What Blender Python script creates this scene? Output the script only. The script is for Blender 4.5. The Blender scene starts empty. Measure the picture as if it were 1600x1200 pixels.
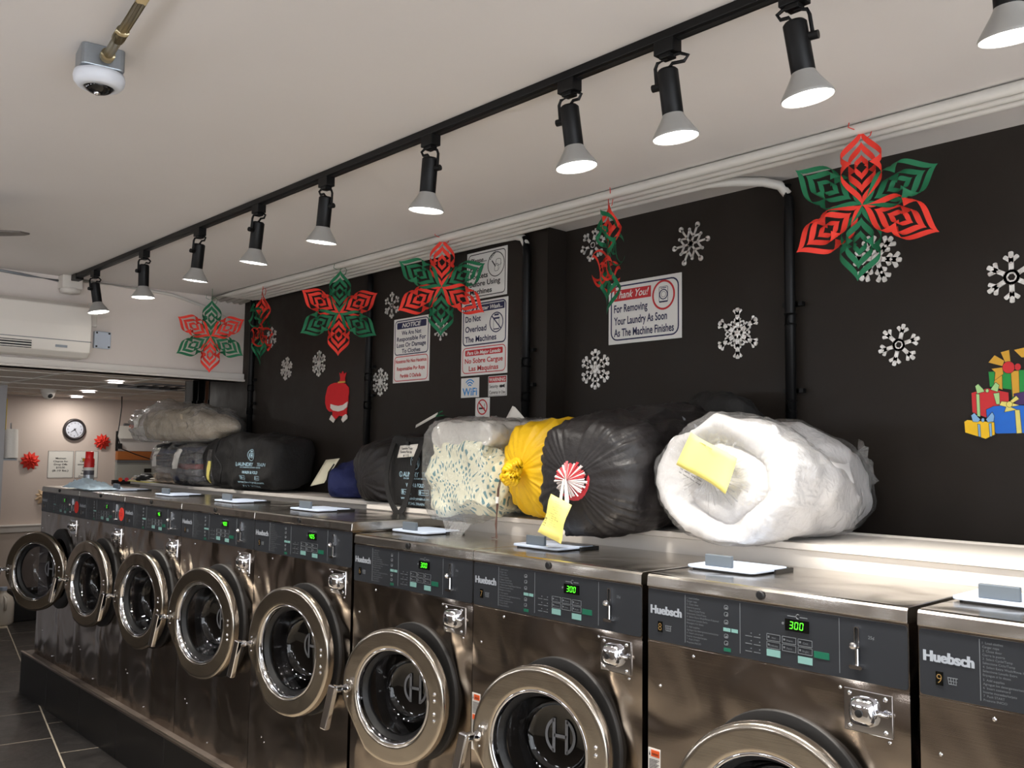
import bpy, bmesh, math, random
from mathutils import Vector, Matrix, noise
from mathutils.bvhtree import BVHTree
PI = math.pi
S = bpy.context.scene
COL = S.collection
rnd = random.Random(7)
R_ = math.radians

# ------------------------------------------------------------------ camera, world, exposure
def look_axes(yaw, pitch, roll):
    cy, sy, cp, sp = math.cos(yaw), math.sin(yaw), math.cos(pitch), math.sin(pitch)
    f = Vector((sy*cp, cy*cp, sp)); r = Vector((cy, -sy, 0)); u = r.cross(f)
    c, s = math.cos(roll), math.sin(roll)
    return c*r+s*u, -s*r+c*u, f
cr, cu, cf = look_axes(-.8204, .077, .0134)
cam = bpy.data.cameras.new('camera')
cam.sensor_width = 36; cam.lens = 1408.6/1600*36; cam.clip_start = .02
camo = bpy.data.objects.new('camera', cam); COL.objects.link(camo)
M4 = Matrix((( cr.x, cu.x, -cf.x, 2.7916), (cr.y, cu.y, -cf.y, -1.8375), (cr.z, cu.z, -cf.z, 1.605), (0, 0, 0, 1)))
camo.matrix_world = M4
S.camera = camo
S.view_settings.view_transform = 'Standard'
S.view_settings.look = 'None'
S.view_settings.gamma = 1
S.view_settings.use_curve_mapping = False
S.view_settings.exposure = 0.95
W = bpy.data.worlds.new('world'); S.world = W; W.use_nodes = True
W.node_tree.nodes['Background'].inputs[0].default_value = (.80, .80, .82, 1)
W.node_tree.nodes['Background'].inputs[1].default_value = 3.6
SPOT_W = 38.0      # track lamps
FILL_GLOBE_W = 82.0      # added fill globes over the aisle and in the back room
DOWN_W = 2.2       # recessed lights of the back room
LAMP_COL = (1.0, .95, .87)

# ------------------------------------------------------------------ materials
MATS = {}
def lin(c):
    return tuple(((x/255)/12.92 if x/255 <= .04045 else (((x/255)+.055)/1.055)**2.4) for x in c)
def mat(name, rgb, rough=.5, metal=0., var=0., vscale=6., bump=0., bscale=40., emit=None, estr=0., coat=0., sub=0., trans=0., alpha=1., stretch=(1, 1, 1), spec=.5, rvar=0.):
    """principled material with optional object-space noise colour variation, roughness variation and bump; rgb in sRGB 0..255"""
    if name in MATS: return MATS[name]
    m = bpy.data.materials.new(name); m.use_nodes = True; MATS[name] = m
    nt = m.node_tree; b = nt.nodes['Principled BSDF']; L = nt.links.new
    col = (*lin(rgb), 1)
    b.inputs['Base Color'].default_value = col
    b.inputs['Roughness'].default_value = rough
    b.inputs['Metallic'].default_value = metal
    b.inputs['Specular IOR Level'].default_value = spec
    b.inputs['Coat Weight'].default_value = coat
    b.inputs['Transmission Weight'].default_value = trans
    b.inputs['Alpha'].default_value = alpha
    if sub: b.inputs['Subsurface Weight'].default_value = sub; b.inputs['Subsurface Radius'].default_value = (.02, .02, .02)
    if emit: b.inputs['Emission Color'].default_value = (*lin(emit), 1); b.inputs['Emission Strength'].default_value = estr
    if var or bump or rvar:
        tc = nt.nodes.new('ShaderNodeTexCoord'); mp = nt.nodes.new('ShaderNodeMapping'); mp.inputs['Scale'].default_value = stretch
        L(tc.outputs['Object'], mp.inputs[0])
    if var or rvar:
        n = nt.nodes.new('ShaderNodeTexNoise'); n.inputs['Scale'].default_value = vscale; n.inputs['Detail'].default_value = 6; n.inputs['Roughness'].default_value = .6
        L(mp.outputs[0], n.inputs['Vector'])
    if var:
        mx = nt.nodes.new('ShaderNodeMix'); mx.data_type = 'RGBA'
        mx.inputs['A'].default_value = tuple(min(1, c*(1-var)) for c in col[:3])+(1,)
        mx.inputs['B'].default_value = tuple(min(1, c*(1+var)) for c in col[:3])+(1,)
        L(n.outputs['Fac'], mx.inputs['Factor']); L(mx.outputs['Result'], b.inputs['Base Color'])
    if rvar:
        mr = nt.nodes.new('ShaderNodeMapRange'); mr.inputs[1].default_value = .3; mr.inputs[2].default_value = .7
        mr.inputs[3].default_value = max(.02, rough-rvar); mr.inputs[4].default_value = min(1, rough+rvar)
        L(n.outputs['Fac'], mr.inputs[0]); L(mr.outputs[0], b.inputs['Roughness'])
    if bump:
        n2 = nt.nodes.new('ShaderNodeTexNoise'); n2.inputs['Scale'].default_value = bscale; n2.inputs['Detail'].default_value = 4
        L(mp.outputs[0], n2.inputs['Vector'])
        bp = nt.nodes.new('ShaderNodeBump'); bp.inputs['Strength'].default_value = bump; bp.inputs['Distance'].default_value = .01
        L(n2.outputs['Fac'], bp.inputs['Height']); L(bp.outputs[0], b.inputs['Normal'])
    return m

def film(name, tint, gloss_rough=.12, fac=.18, bump=.35, bscale=30, whiten=.06):
    """clear plastic or glass: see-through with a glossy skin"""
    if name in MATS: return MATS[name]
    m = bpy.data.materials.new(name); m.use_nodes = True; MATS[name] = m
    nt = m.node_tree; L = nt.links.new; nt.nodes.clear()
    out = nt.nodes.new('ShaderNodeOutputMaterial')
    tr = nt.nodes.new('ShaderNodeBsdfTransparent'); tr.inputs[0].default_value = (*lin(tint), 1)
    gl = nt.nodes.new('ShaderNodeBsdfGlossy'); gl.inputs['Roughness'].default_value = gloss_rough
    df = nt.nodes.new('ShaderNodeBsdfDiffuse'); df.inputs[0].default_value = (.8, .8, .8, 1)
    lw = nt.nodes.new('ShaderNodeLayerWeight'); lw.inputs[0].default_value = .35
    mr = nt.nodes.new('ShaderNodeMapRange'); mr.inputs[3].default_value = fac*.5; mr.inputs[4].default_value = min(1, fac*3)
    m1 = nt.nodes.new('ShaderNodeMixShader'); m2 = nt.nodes.new('ShaderNodeMixShader'); m2.inputs[0].default_value = whiten
    L(lw.outputs['Facing'], mr.inputs[0]); L(mr.outputs[0], m1.inputs[0])
    L(tr.outputs[0], m1.inputs[1]); L(gl.outputs[0], m1.inputs[2])
    L(m1.outputs[0], m2.inputs[1]); L(df.outputs[0], m2.inputs[2]); L(m2.outputs[0], out.inputs[0])
    if bump:
        tc = nt.nodes.new('ShaderNodeTexCoord'); n = nt.nodes.new('ShaderNodeTexNoise'); n.inputs['Scale'].default_value = bscale; n.inputs['Detail'].default_value = 3; n.inputs['Distortion'].default_value = 1.5
        bp = nt.nodes.new('ShaderNodeBump'); bp.inputs['Strength'].default_value = bump; bp.inputs['Distance'].default_value = .02
        L(tc.outputs['Object'], n.inputs['Vector']); L(n.outputs['Fac'], bp.inputs['Height'])
        L(bp.outputs[0], gl.inputs['Normal']); L(bp.outputs[0], lw.inputs['Normal'])
    return m

def brushed(name, rgb, rough, wave, wscale, lines=.12):
    """stainless steel: fine horizontal brushing plus a long soft waviness of the sheet"""
    if name in MATS: return MATS[name]
    m = mat(name, rgb, rough, 1.0)
    nt = m.node_tree; b = nt.nodes['Principled BSDF']; L = nt.links.new
    tc = nt.nodes.new('ShaderNodeTexCoord')
    n1 = nt.nodes.new('ShaderNodeTexNoise'); n1.inputs['Scale'].default_value = wscale; n1.inputs['Detail'].default_value = 1.5; n1.inputs['Distortion'].default_value = .6
    mp = nt.nodes.new('ShaderNodeMapping'); mp.inputs['Scale'].default_value = (2, 2, 900)
    n2 = nt.nodes.new('ShaderNodeTexNoise'); n2.inputs['Scale'].default_value = 1; n2.inputs['Detail'].default_value = 2
    b1 = nt.nodes.new('ShaderNodeBump'); b1.inputs['Strength'].default_value = wave; b1.inputs['Distance'].default_value = .05
    b2 = nt.nodes.new('ShaderNodeBump'); b2.inputs['Strength'].default_value = lines; b2.inputs['Distance'].default_value = .002
    L(tc.outputs['Object'], n1.inputs['Vector']); L(tc.outputs['Object'], mp.inputs[0]); L(mp.outputs[0], n2.inputs['Vector'])
    L(n1.outputs['Fac'], b1.inputs['Height']); L(n2.outputs['Fac'], b2.inputs['Height'])
    L(b1.outputs[0], b2.inputs['Normal']); L(b2.outputs[0], b.inputs['Normal'])
    return m

def weave(name):
    """cream quilt with a net of teal dashes, swirling"""
    m = mat(name, (232, 230, 208), .8)
    nt = m.node_tree; b = nt.nodes['Principled BSDF']; L = nt.links.new
    tc = nt.nodes.new('ShaderNodeTexCoord')
    nz = nt.nodes.new('ShaderNodeTexNoise'); nz.inputs['Scale'].default_value = 7; nz.inputs['Detail'].default_value = 1
    ad = nt.nodes.new('ShaderNodeMix'); ad.data_type = 'RGBA'; ad.blend_type = 'ADD'; ad.inputs['Factor'].default_value = .13
    mp = nt.nodes.new('ShaderNodeMapping'); mp.inputs['Rotation'].default_value = (0, R_(35), 0); mp.inputs['Scale'].default_value = (1.9, 1.0, 1)
    vo = nt.nodes.new('ShaderNodeTexVoronoi'); vo.feature = 'DISTANCE_TO_EDGE'; vo.inputs['Scale'].default_value = 34; vo.inputs['Randomness'].default_value = .45
    rp = nt.nodes.new('ShaderNodeValToRGB')
    e = rp.color_ramp.elements; e[0].position = .20; e[0].color = (*lin((232, 230, 205)), 1); e[1].position = .27; e[1].color = (*lin((98, 142, 150)), 1)
    L(tc.outputs['Object'], nz.inputs['Vector']); L(tc.outputs['Object'], ad.inputs['A']); L(nz.outputs['Color'], ad.inputs['B'])
    L(ad.outputs['Result'], mp.inputs[0]); L(mp.outputs[0], vo.inputs['Vector']); L(vo.outputs['Distance'], rp.inputs[0]); L(rp.outputs[0], b.inputs['Base Color'])
    return m

M_ceil = mat('ceiling_paint', (208, 203, 200), .75, var=.05, vscale=1.2, bump=.12, bscale=2.5)
M_white = mat('white_paint', (216, 210, 203), .55, var=.04, vscale=3)
M_beam = mat('beam_paint', (222, 212, 204), .6, var=.03, vscale=2)
M_pipew = mat('white_conduit', (205, 202, 196), .4)
M_black = mat('black_wall_paint', (39, 34, 30), .5, var=.35, vscale=5, bump=.15, bscale=14, rvar=.12, spec=.22)
M_backw = mat('beige_wall', (206, 190, 179), .7, var=.04, vscale=2)
M_dark = mat('dark_wall', (112, 102, 92), .6, var=.1, vscale=2)
M_floor = mat('grout', (176, 164, 146), .8, var=.15, vscale=20)
M_tile = mat('slate_tile', (48, 45, 43), .38, var=.3, vscale=9, bump=.2, bscale=25, rvar=.12)
M_ptile = mat('black_tile', (26, 24, 23), .3, var=.15, vscale=8)
M_conc = mat('plinth_concrete', (104, 92, 82), .7, var=.2, vscale=14)
M_steel = brushed('stainless_front', (158, 148, 139), .17, .85, 3.6, .06)
M_lid = brushed('stainless_lid', (184, 178, 170), .2, .15, 5, .08)
M_ring = brushed('stainless_ring', (186, 178, 166), .2, .10, 5, .05)
M_chrome = mat('chrome', (215, 215, 218), .07, 1.)
M_drum = mat('drum_steel', (80, 78, 76), .3, 1.)
M_rubber = mat('black_rubber', (14, 14, 15), .5)
M_glass = film('bowl_glass', (140, 140, 145), .04, .09, 0, 1, .0)
M_panel = mat('control_panel_slate', (33, 36, 41), .42, var=.05, vscale=8)
M_pline = mat('panel_line', (104, 108, 112), .5)
M_print = mat('panel_print', (158, 164, 172), .5)
M_teal = mat('panel_teal', (118, 160, 154), .5)
M_greenbtn = mat('panel_green', (8, 92, 68), .45)
M_screen = mat('display_black', (8, 10, 8), .15)
M_led = mat('display_digits', (90, 255, 50), .5, emit=(70, 255, 30), estr=.8)
M_flap = mat('flap_plastic', (172, 184, 204), .35)
M_tab = mat('flap_tab_grey', (84, 92, 100), .45)
M_lblack = mat('lamp_black', (10, 10, 11), .45, spec=.25)
M_bulbg = mat('bulb_frost', (150, 148, 144), .35, var=.05)
M_lens = mat('bulb_lens', (255, 255, 255), .3, emit=(255, 252, 246), estr=6)
M_red = mat('red_paper', (222, 52, 36), .75, sub=0)
M_green = mat('green_paper', (14, 104, 66), .75)
M_flake = mat('silver_foil', (226, 224, 220), .28, .55, var=.25, vscale=30, bump=.5, bscale=60)
M_sign = mat('sign_white', (222, 220, 216), .35)
M_navy = mat('ink_navy', (28, 32, 74), .5)
M_inkred = mat('ink_red', (190, 36, 42), .5)
M_ink = mat('ink_black', (24, 24, 26), .5)
M_blue = mat('ink_blue', (58, 140, 205), .5)
M_bagblk = mat('black_nylon', (29, 26, 27), .5, var=.2, vscale=12, bump=.35, bscale=45)
M_bagblk2 = mat('black_canvas', (21, 20, 20), .75, var=.2, vscale=14, bump=.3, bscale=60)
M_yellow = mat('yellow_nylon', (238, 190, 8), .5, var=.08, vscale=9, bump=.3, bscale=45)
M_navyc = mat('navy_cloth', (26, 36, 88), .75, var=.2, vscale=20, bump=.3, bscale=70)
M_wcloth = mat('white_quilt', (208, 206, 206), .75, bump=.35, bscale=22)
M_gcloth = mat('pale_quilt', (205, 202, 196), .75, bump=.35, bscale=30)
M_beigecl = mat('beige_pillow', (202, 186, 160), .8, var=.08, vscale=8, bump=.3, bscale=25)
M_weave = weave('teal_dash_quilt')
M_film = film('clear_plastic', (248, 248, 248), .14, .13, .55, 26, .05)
M_film2 = film('crinkled_plastic', (246, 246, 246), .12, .2, .8, 38, .10)
M_tag = mat('yellow_paper', (240, 226, 128), .7, var=.03)
M_paper = mat('white_paper', (228, 224, 216), .7)
M_cord = mat('white_cord', (225, 220, 212), .6)
M_bprint = mat('pale_blue_print', (168, 200, 216), .6)
M_galv = mat('galvanised', (150, 156, 162), .35, .8, var=.15, vscale=30)
M_emt = mat('conduit_metal', (182, 170, 140), .3, .9)
M_acw = mat('ac_plastic', (222, 216, 208), .3)
M_tilec = mat('acoustic_tile', (214, 203, 192), .85, var=.05, vscale=25, bump=.3, bscale=90)

# ------------------------------------------------------------------ mesh builder
def frame(u, v=None):
    u = Vector(u).normalized()
    a = Vector((0, 0, 1)) if abs(u.z) < .95 else Vector((1, 0, 0))
    s = u.cross(a).normalized(); return s, s.cross(u).normalized()
class MB:
    def __init__(self): self.v = []; self.f = []; self.m = []; self.cm = 0
    def add(self, vs, fs, T=None):
        n = len(self.v)
        self.v += [tuple(T @ Vector(p)) if T else tuple(p) for p in vs]
        self.f += [tuple(i+n for i in q) for q in fs]; self.m += [self.cm]*len(fs)
        return self
    def box(self, x0, x1, y0, y1, z0, z1, T=None):
        vs = [(x, y, z) for z in (z0, z1) for y in (y0, y1) for x in (x0, x1)]
        return self.add(vs, [(0, 2, 3, 1), (4, 5, 7, 6), (0, 1, 5, 4), (2, 6, 7, 3), (0, 4, 6, 2), (1, 3, 7, 5)], T)
    def cbox(self, c, s, T=None):
        return self.box(c[0]-s[0]/2, c[0]+s[0]/2, c[1]-s[1]/2, c[1]+s[1]/2, c[2]-s[2]/2, c[2]+s[2]/2, T)
    def tube(self, pts, r, seg=8, closed=False, cap=True):
        pts = [Vector(p) for p in pts]; n = len(pts); vs = []; fs = []
        rs = r if isinstance(r, (list, tuple)) else [r]*n
        prev = None
        for i, p in enumerate(pts):
            if closed: d = pts[(i+1) % n]-pts[i-1]
            else: d = pts[min(i+1, n-1)]-pts[max(i-1, 0)]
            d.normalize()
            if prev is None: s, t = frame(d)
            else:
                s = prev-d*prev.dot(d)
                if s.length < 1e-5: s = frame(d)[0]
                s.normalize(); t = d.cross(s)
            prev = s
            for k in range(seg):
                a = 2*PI*k/seg; vs.append(p+rs[i]*(math.cos(a)*s+math.sin(a)*t))
        for i in range(n if closed else n-1):
            j = (i+1) % n
            for k in range(seg):
                l = (k+1) % seg; fs.append((i*seg+k, i*seg+l, j*seg+l, j*seg+k))
        if cap and not closed:
            fs.append(tuple(range(seg))[::-1]); fs.append(tuple((n-1)*seg+k for k in range(seg)))
        return self.add(vs, fs)
    def lathe(self, prof, o=(0, 0, 0), ax=(0, 0, 1), seg=32, cap0=False, cap1=False, rfun=None):
        ax = Vector(ax).normalized(); s, t = frame(ax); o = Vector(o); vs = []; fs = []
        for (r, h) in prof:
            for k in range(seg):
                a = 2*PI*k/seg; q = r*(rfun(a, r) if rfun else 1)
                vs.append(o+ax*h+q*(math.cos(a)*s+math.sin(a)*t))
        for i in range(len(prof)-1):
            for k in range(seg):
                l = (k+1) % seg; fs.append((i*seg+k, i*seg+l, (i+1)*seg+l, (i+1)*seg+k))
        if cap0: fs.append(tuple(range(seg))[::-1])
        if cap1: fs.append(tuple((len(prof)-1)*seg+k for k in range(seg)))
        return self.add(vs, fs)
    def cyl(self, a, b, r, seg=12, r2=None):
        a = Vector(a); b = Vector(b); L = (b-a).length
        return self.lathe([(r, 0), (r if r2 is None else r2, L)], a, b-a, seg, True, True)
    def sphere(self, c, r, seg=12, rings=8, sc=(1, 1, 1)):
        vs = [(c[0], c[1], c[2]+r*sc[2])]; fs = []
        for i in range(1, rings):
            th = PI*i/rings
            for k in range(seg):
                a = 2*PI*k/seg; vs.append((c[0]+r*sc[0]*math.sin(th)*math.cos(a), c[1]+r*sc[1]*math.sin(th)*math.sin(a), c[2]+r*sc[2]*math.cos(th)))
        vs.append((c[0], c[1], c[2]-r*sc[2])); N = len(vs)-1
        for k in range(seg):
            l = (k+1) % seg; fs.append((0, 1+k, 1+l)); fs.append((N, N-seg+l, N-seg+k))
            for i in range(rings-2):
                a = 1+i*seg; fs.append((a+k, a+seg+k, a+seg+l, a+l))
        return self.add(vs, fs)
    def prism(self, poly, o, u, v, d, thick=None):
        """extrude a 2-d polygon (list of (a,b)) lying on o+a*u+b*v by vector d"""
        o = Vector(o); u = Vector(u); v = Vector(v); d = Vector(d); n = len(poly)
        vs = [o+a*u+b*v for a, b in poly]; vs += [p+d for p in vs]
        fs = [tuple(range(n))[::-1], tuple(range(n, 2*n))]+[(i, (i+1) % n, n+(i+1) % n, n+i) for i in range(n)]
        return self.add(vs, fs)
    def band(self, poly, w, o, u, v, d):
        """closed outline of width w (inwards to the centroid normal) extruded by d"""
        o = Vector(o); u = Vector(u); v = Vector(v); d = Vector(d); n = len(poly); P = [Vector((a, b)) for a, b in poly]
        inn = []
        for i in range(n):
            e1 = (P[i]-P[i-1]).normalized(); e2 = (P[(i+1) % n]-P[i]).normalized(); b = Vector((-e1.y-e2.y, e1.x+e2.x))
            b.normalize(); k = max(.35, b.dot(Vector((-e2.y, e2.x)))); inn.append(P[i]+b*w/k)
        vs = [o+p.x*u+p.y*v for p in P]+[o+p.x*u+p.y*v for p in inn]; vs += [p+d for p in vs]
        fs = []
        for i in range(n):
            j = (i+1) % n
            fs += [(i, j, n+j, n+i)[::-1], (2*n+i, 2*n+j, 3*n+j, 3*n+i), (i, j, 2*n+j, 2*n+i), (n+i, 3*n+i, 3*n+j, n+j)]
        return self.add(vs, fs)
    def grid(self, P, closed_u=False):
        """P[i][j] points"""
        a = len(P); b = len(P[0]); vs = [p for r in P for p in r]; fs = []
        for i in range(a-1):
            for j in range(b if closed_u else b-1):
                l = (j+1) % b; fs.append((i*b+j, i*b+l, (i+1)*b+l, (i+1)*b+j))
        return self.add(vs, fs)
    def mesh(self, name, smooth=False):
        me = bpy.data.meshes.new(name); me.from_pydata([tuple(p) for p in self.v], [], self.f)
        if smooth: me.polygons.foreach_set('use_smooth', [True]*len(me.polygons))
        if any(self.m): me.polygons.foreach_set('material_index', self.m)
        me.update(); return me
    def build(self, name, m, parent=None, smooth=False, bevel=0, loc=None, segs=2, smooth_angle=True):
        me = self.mesh(name, smooth)
        for x in (m if isinstance(m, (list, tuple)) else [m]): me.materials.append(x)
        return link(name, me, parent, bevel, loc, segs)
def fixn(me):
    bm = bmesh.new(); bm.from_mesh(me); bmesh.ops.recalc_face_normals(bm, faces=bm.faces); bm.to_mesh(me); bm.free()
def link(name, me, parent=None, bevel=0, loc=None, segs=2):
    fixn(me)
    o = bpy.data.objects.new(name, me); COL.objects.link(o)
    if parent: o.parent = parent
    if loc: o.location = loc
    if bevel:
        b = o.modifiers.new('bevel', 'BEVEL'); b.width = bevel; b.segments = segs; b.limit_method = 'ANGLE'; b.angle_limit = R_(40); b.harden_normals = False
    return o
def tag(o, label=None, cat=None, group=None, kind=None):
    if label: o['label'] = label
    if cat: o['category'] = cat
    if group: o['group'] = group
    if kind: o['kind'] = kind
    return o
def thing(name, label, cat, loc=(0, 0, 0), rot=(0, 0, 0), group=None):
    o = bpy.data.objects.new(name, None); COL.objects.link(o); o.location = loc; o.rotation_euler = rot
    o.empty_display_size = .05
    return tag(o, label, cat, group)
def struct(o): o['kind'] = 'structure'; return o
def rrect(x0, x1, y0, y1, r, n=5):
    P = []
    for cx, cy, a0 in ((x1-r, y0+r, -PI/2), (x1-r, y1-r, 0), (x0+r, y1-r, PI/2), (x0+r, y0+r, PI)):
        for k in range(n+1): a = a0+PI/2*k/n; P.append((cx+r*math.cos(a), cy+r*math.sin(a)))
    return P
def circ(cx, cy, r, n=28, ry=None): return [(cx+r*math.cos(2*PI*k/n), cy+(ry or r)*math.sin(2*PI*k/n)) for k in range(n)]

# ---- lettering -> flat meshes
TCACHE = {}
def text_geo(s, bold=0., shear=0.):
    k = (s, bold, shear)
    if k in TCACHE: return TCACHE[k]
    cu_ = bpy.data.curves.new('t', 'FONT'); cu_.body = s; cu_.size = 1; cu_.offset = bold; cu_.shear = shear; cu_.resolution_u = 3; cu_.extrude = 0
    ob = bpy.data.objects.new('t', cu_); COL.objects.link(ob)
    me = bpy.data.meshes.new_from_object(ob)
    vs = [(p.co.x, p.co.y) for p in me.vertices]; fs = [tuple(p.vertices) for p in me.polygons]
    bpy.data.objects.remove(ob); bpy.data.curves.remove(cu_); bpy.data.meshes.remove(me)
    TCACHE[k] = (vs, fs); return vs, fs
def text(mb, s, o, u, v, h, w=None, align='l', bold=.02, shear=0., n=None, off=.0006):
    """cap height h, optionally squeezed to width w; o = left/centre/right of baseline; n = outward normal"""
    vs, fs = text_geo(s, bold, shear)
    if not vs: return
    x0 = min(p[0] for p in vs); x1 = max(p[0] for p in vs); sy = h/.69; sx = sy if w is None else w/(x1-x0)
    u = Vector(u); v = Vector(v); n = Vector(n) if n is not None else u.cross(v)
    sh = {'l': x0, 'c': (x0+x1)/2, 'r': x1}[align]; o = Vector(o)+n*off
    mb.add([o+(p[0]-sh)*sx*u+p[1]*sy*v for p in vs], fs)
X_, Y_, Z_ = Vector((1, 0, 0)), Vector((0, 1, 0)), Vector((0, 0, 1))

# ================================================================== SETTING
ZC = 2.585; YL = .886; YR = 1.0; XJ = .085; FX = -6.70; ZLOW = 2.10
XE = 4.4; YF = -3.5
# floor with running-bond slate tiles, laid ten degrees askew of the washers
flo = struct(MB().box(FX-.1, XE+.1, YF-.1, 2.6, -.1, -.0010).build('floor', M_floor))
e1 = Vector((.9836, -.1805)); e2 = Vector((.1805, .9836))
TLX = MB().box(-.2955, .2955, -.1455, .1455, -.009, 0).mesh('tile'); TLX.materials.append(M_tile)
cnt = 0
for k in range(-10, 8):
    for j in range(-12, 12):
        n0 = -.66+.3*k; s0 = (-3.21 if k % 2 == 0 else -2.91)+.6*j
        c = e1*(s0+.3)+e2*(n0-.15)
        if c.x > -1.0 or c.x < FX+.2 or c.y < -2.2 or c.y > 1.6: continue
        if c.y > .16 and c.x > -3.6: continue
        o = bpy.data.objects.new('tile', TLX); COL.objects.link(o); o.parent = flo
        o.location = (c.x, c.y, 0); o.rotation_euler = (0, 0, -R_(10.4)); cnt += 1
# black wall behind the washers, stepping back at the column
wb = MB()
wb.prism([(-3.2, YL), (XJ, YL), (XJ, YR), (XE, YR), (XE, YR+.25), (-3.2, YR+.25)], (0, 0, 0), X_, Y_, (0, 0, ZC+.05))
struct(wb.build('wall_back', M_black))
struct(MB().box(-3.2, FX-.1, 2.5, 2.6, 0, ZC).build('wall_back_room', M_backw))
struct(MB().box(FX-.1, FX, YF, 2.6, 0, ZC).build('wall_left', M_backw))
struct(MB().box(FX-.1, XE, YF-.1, YF, 0, ZC).build('wall_front', M_dark))
struct(MB().box(-3.2, -3.1, YR+.25, 2.6, 0, ZC).build('wall_side', M_backw))
wr = MB(); wr.box(XE, XE+.1, YF, YR+.25, 0, .3); wr.box(XE, XE+.1, YF, YR+.25, 2.48, ZC); wr.box(XE, XE+.1, .2, YR+.25, .3, 2.48)
struct(wr.build('wall_right', M_dark))
wn = struct(MB().box(XE+.04, XE+.05, YF, .2, .3, 2.48).build('fill_window', film('fill_window_glass', (245, 248, 250), .02, .06, 0, 1, 0)))  # added window, out of view, lets the world light in as fill
for yy in (YF+.02, -2.3, -1.05, .17): MB().box(XE, XE+.1, yy-.03, yy+.03, .3, 2.48).build('mullion', M_lblack, wn)
struct(MB().box(-2.72, XE+.1, YF-.1, YR+.1, ZC, ZC+.12).build('ceiling', M_ceil))
# header beam with its moulded lower lip
bm_ = struct(MB().box(-2.82, -2.72, YF, YL, 2.10, ZC+.1).build('trim_1', M_beam))
MB().box(-2.82, -2.69, YF, YL-.002, 2.048, 2.10).box(-2.82, -2.675, YF, YL-.002, 2.048, 2.062).build('lower_lip', M_white, bm_, bevel=.004)
# dropped ceiling of the back room: tiles between exposed bars
lc = struct(MB().box(FX, -2.82, YF, 2.6, ZLOW+.06, ZLOW+.12).build('ceiling_back', M_dark))
TC = MB().box(-.289, .289, -.289, .289, .006, .03).mesh('ceiling_tile'); TC.materials.append(M_tilec)
vent_at = (-4.36, 1.06)
for i in range(7):
    for j in range(7):
        x = -3.1+.3-.6*i; y = -1.44+.6*j
        if x-.3 < FX or (i == 0 and y > YL): continue
        if abs(x-vent_at[0]) < .32 and abs(y-vent_at[1]) < .32: continue
        o = bpy.data.objects.new('ceiling_tile', TC); COL.objects.link(o); o.parent = lc; o.location = (x if i else -2.96, y, ZLOW-.005); o.scale.x = 1 if i else .43
for i in range(7):
    MB().box(-3.1-.6*i-.012, -3.1-.6*i+.012, YF, 2.5, ZLOW-.004, ZLOW+.05).build('grid_bar', M_white, lc)
for j in range(8):
    MB().box(FX, -2.82, -1.74+.6*j-.012, -1.74+.6*j+.012, ZLOW-.005, ZLOW+.05).build('grid_bar', M_white, lc)
# left pillar, chair rail, baseboard of back room
struct(MB().box(-5.75, -5.25, -1.2, .125, 0, ZLOW+.02).build('trim_2', mat('pillar_paint', (176, 174, 176), .6, var=.03)))
struct(MB().box(FX-.01, FX+.035, -1.2, 1.3, .80, .87).box(FX-.01, FX+.05, -1.2, 1.3, .855, .872).build('trim_3', M_white, bevel=.006))
struct(MB().box(FX-.01, FX+.02, -1.2, 2.5, 0, .11).build('baseboard_left', M_lblack))
struct(MB().box(FX-.005, FX+.02, -1.2, 1.3, .11, .80).build('wall_left_dado', mat('dado', (190, 176, 164), .5)))

# ================================================================== PLINTH AND SHELF
XP = -3.855
pl = thing('tiled_plinth', 'long low plinth faced with black tiles under the row of washers', 'plinth', (XP, -.045, 0))
MB().box(0, XE-XP-.05, .012, .5, 0, .255).build('core', M_conc, pl)
k = 0
x = .0
xs = [0, .557, 1.155, 1.743, 2.355]+[2.355+.6*i for i in range(1, 10)]
for a, b in zip(xs[:-1], xs[1:]):
    MB().box(a+.002, min(b, XE-XP-.05)-.002, 0, .012, 0, .250).build('tile', M_ptile, pl, bevel=.0015)
MB().box(.003, .012, .012, .5, 0, .25).build('end_tile', M_ptile, pl)
MB().box(-.006, XE-XP-.05, -.004, .012, .250, .262).build('edge_trim', mat('tile_edge_metal', (150, 138, 126), .3, .9), pl, bevel=.002)
MB().box(.012, XE-XP-.05, .012, .5, .255, .262).build('top_slab', M_conc, pl)

ZS = 1.371
sh = thing('long_shelf', 'white boxed ledge behind the four nearer washers, holding the big bags', 'shelf', (-.58, .445, ZS))
MB().box(0, XE+.53, .012, .43, -ZS+.0, -.020).build('front_panel', M_white, sh)
MB().box(-.012, XE+.53, 0, .435, -.018, 0).build('top_board', M_white, sh, bevel=.002)
MB().box(0, XE+.53, .395, .41, 0, .006).build('back_strip', M_white, sh)
s2 = thing('thin_shelf', 'white board ledge behind the five far washers, holding the black duffel', 'shelf', (-3.82, .60, ZS))
MB().box(0, 3.226, 0, .284, -.018, 0).build('top_board', M_white, s2, bevel=.002)
MB().box(.02, 3.22, .06, .28, -ZS, -.018).build('support_panel', M_white, s2)

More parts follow.
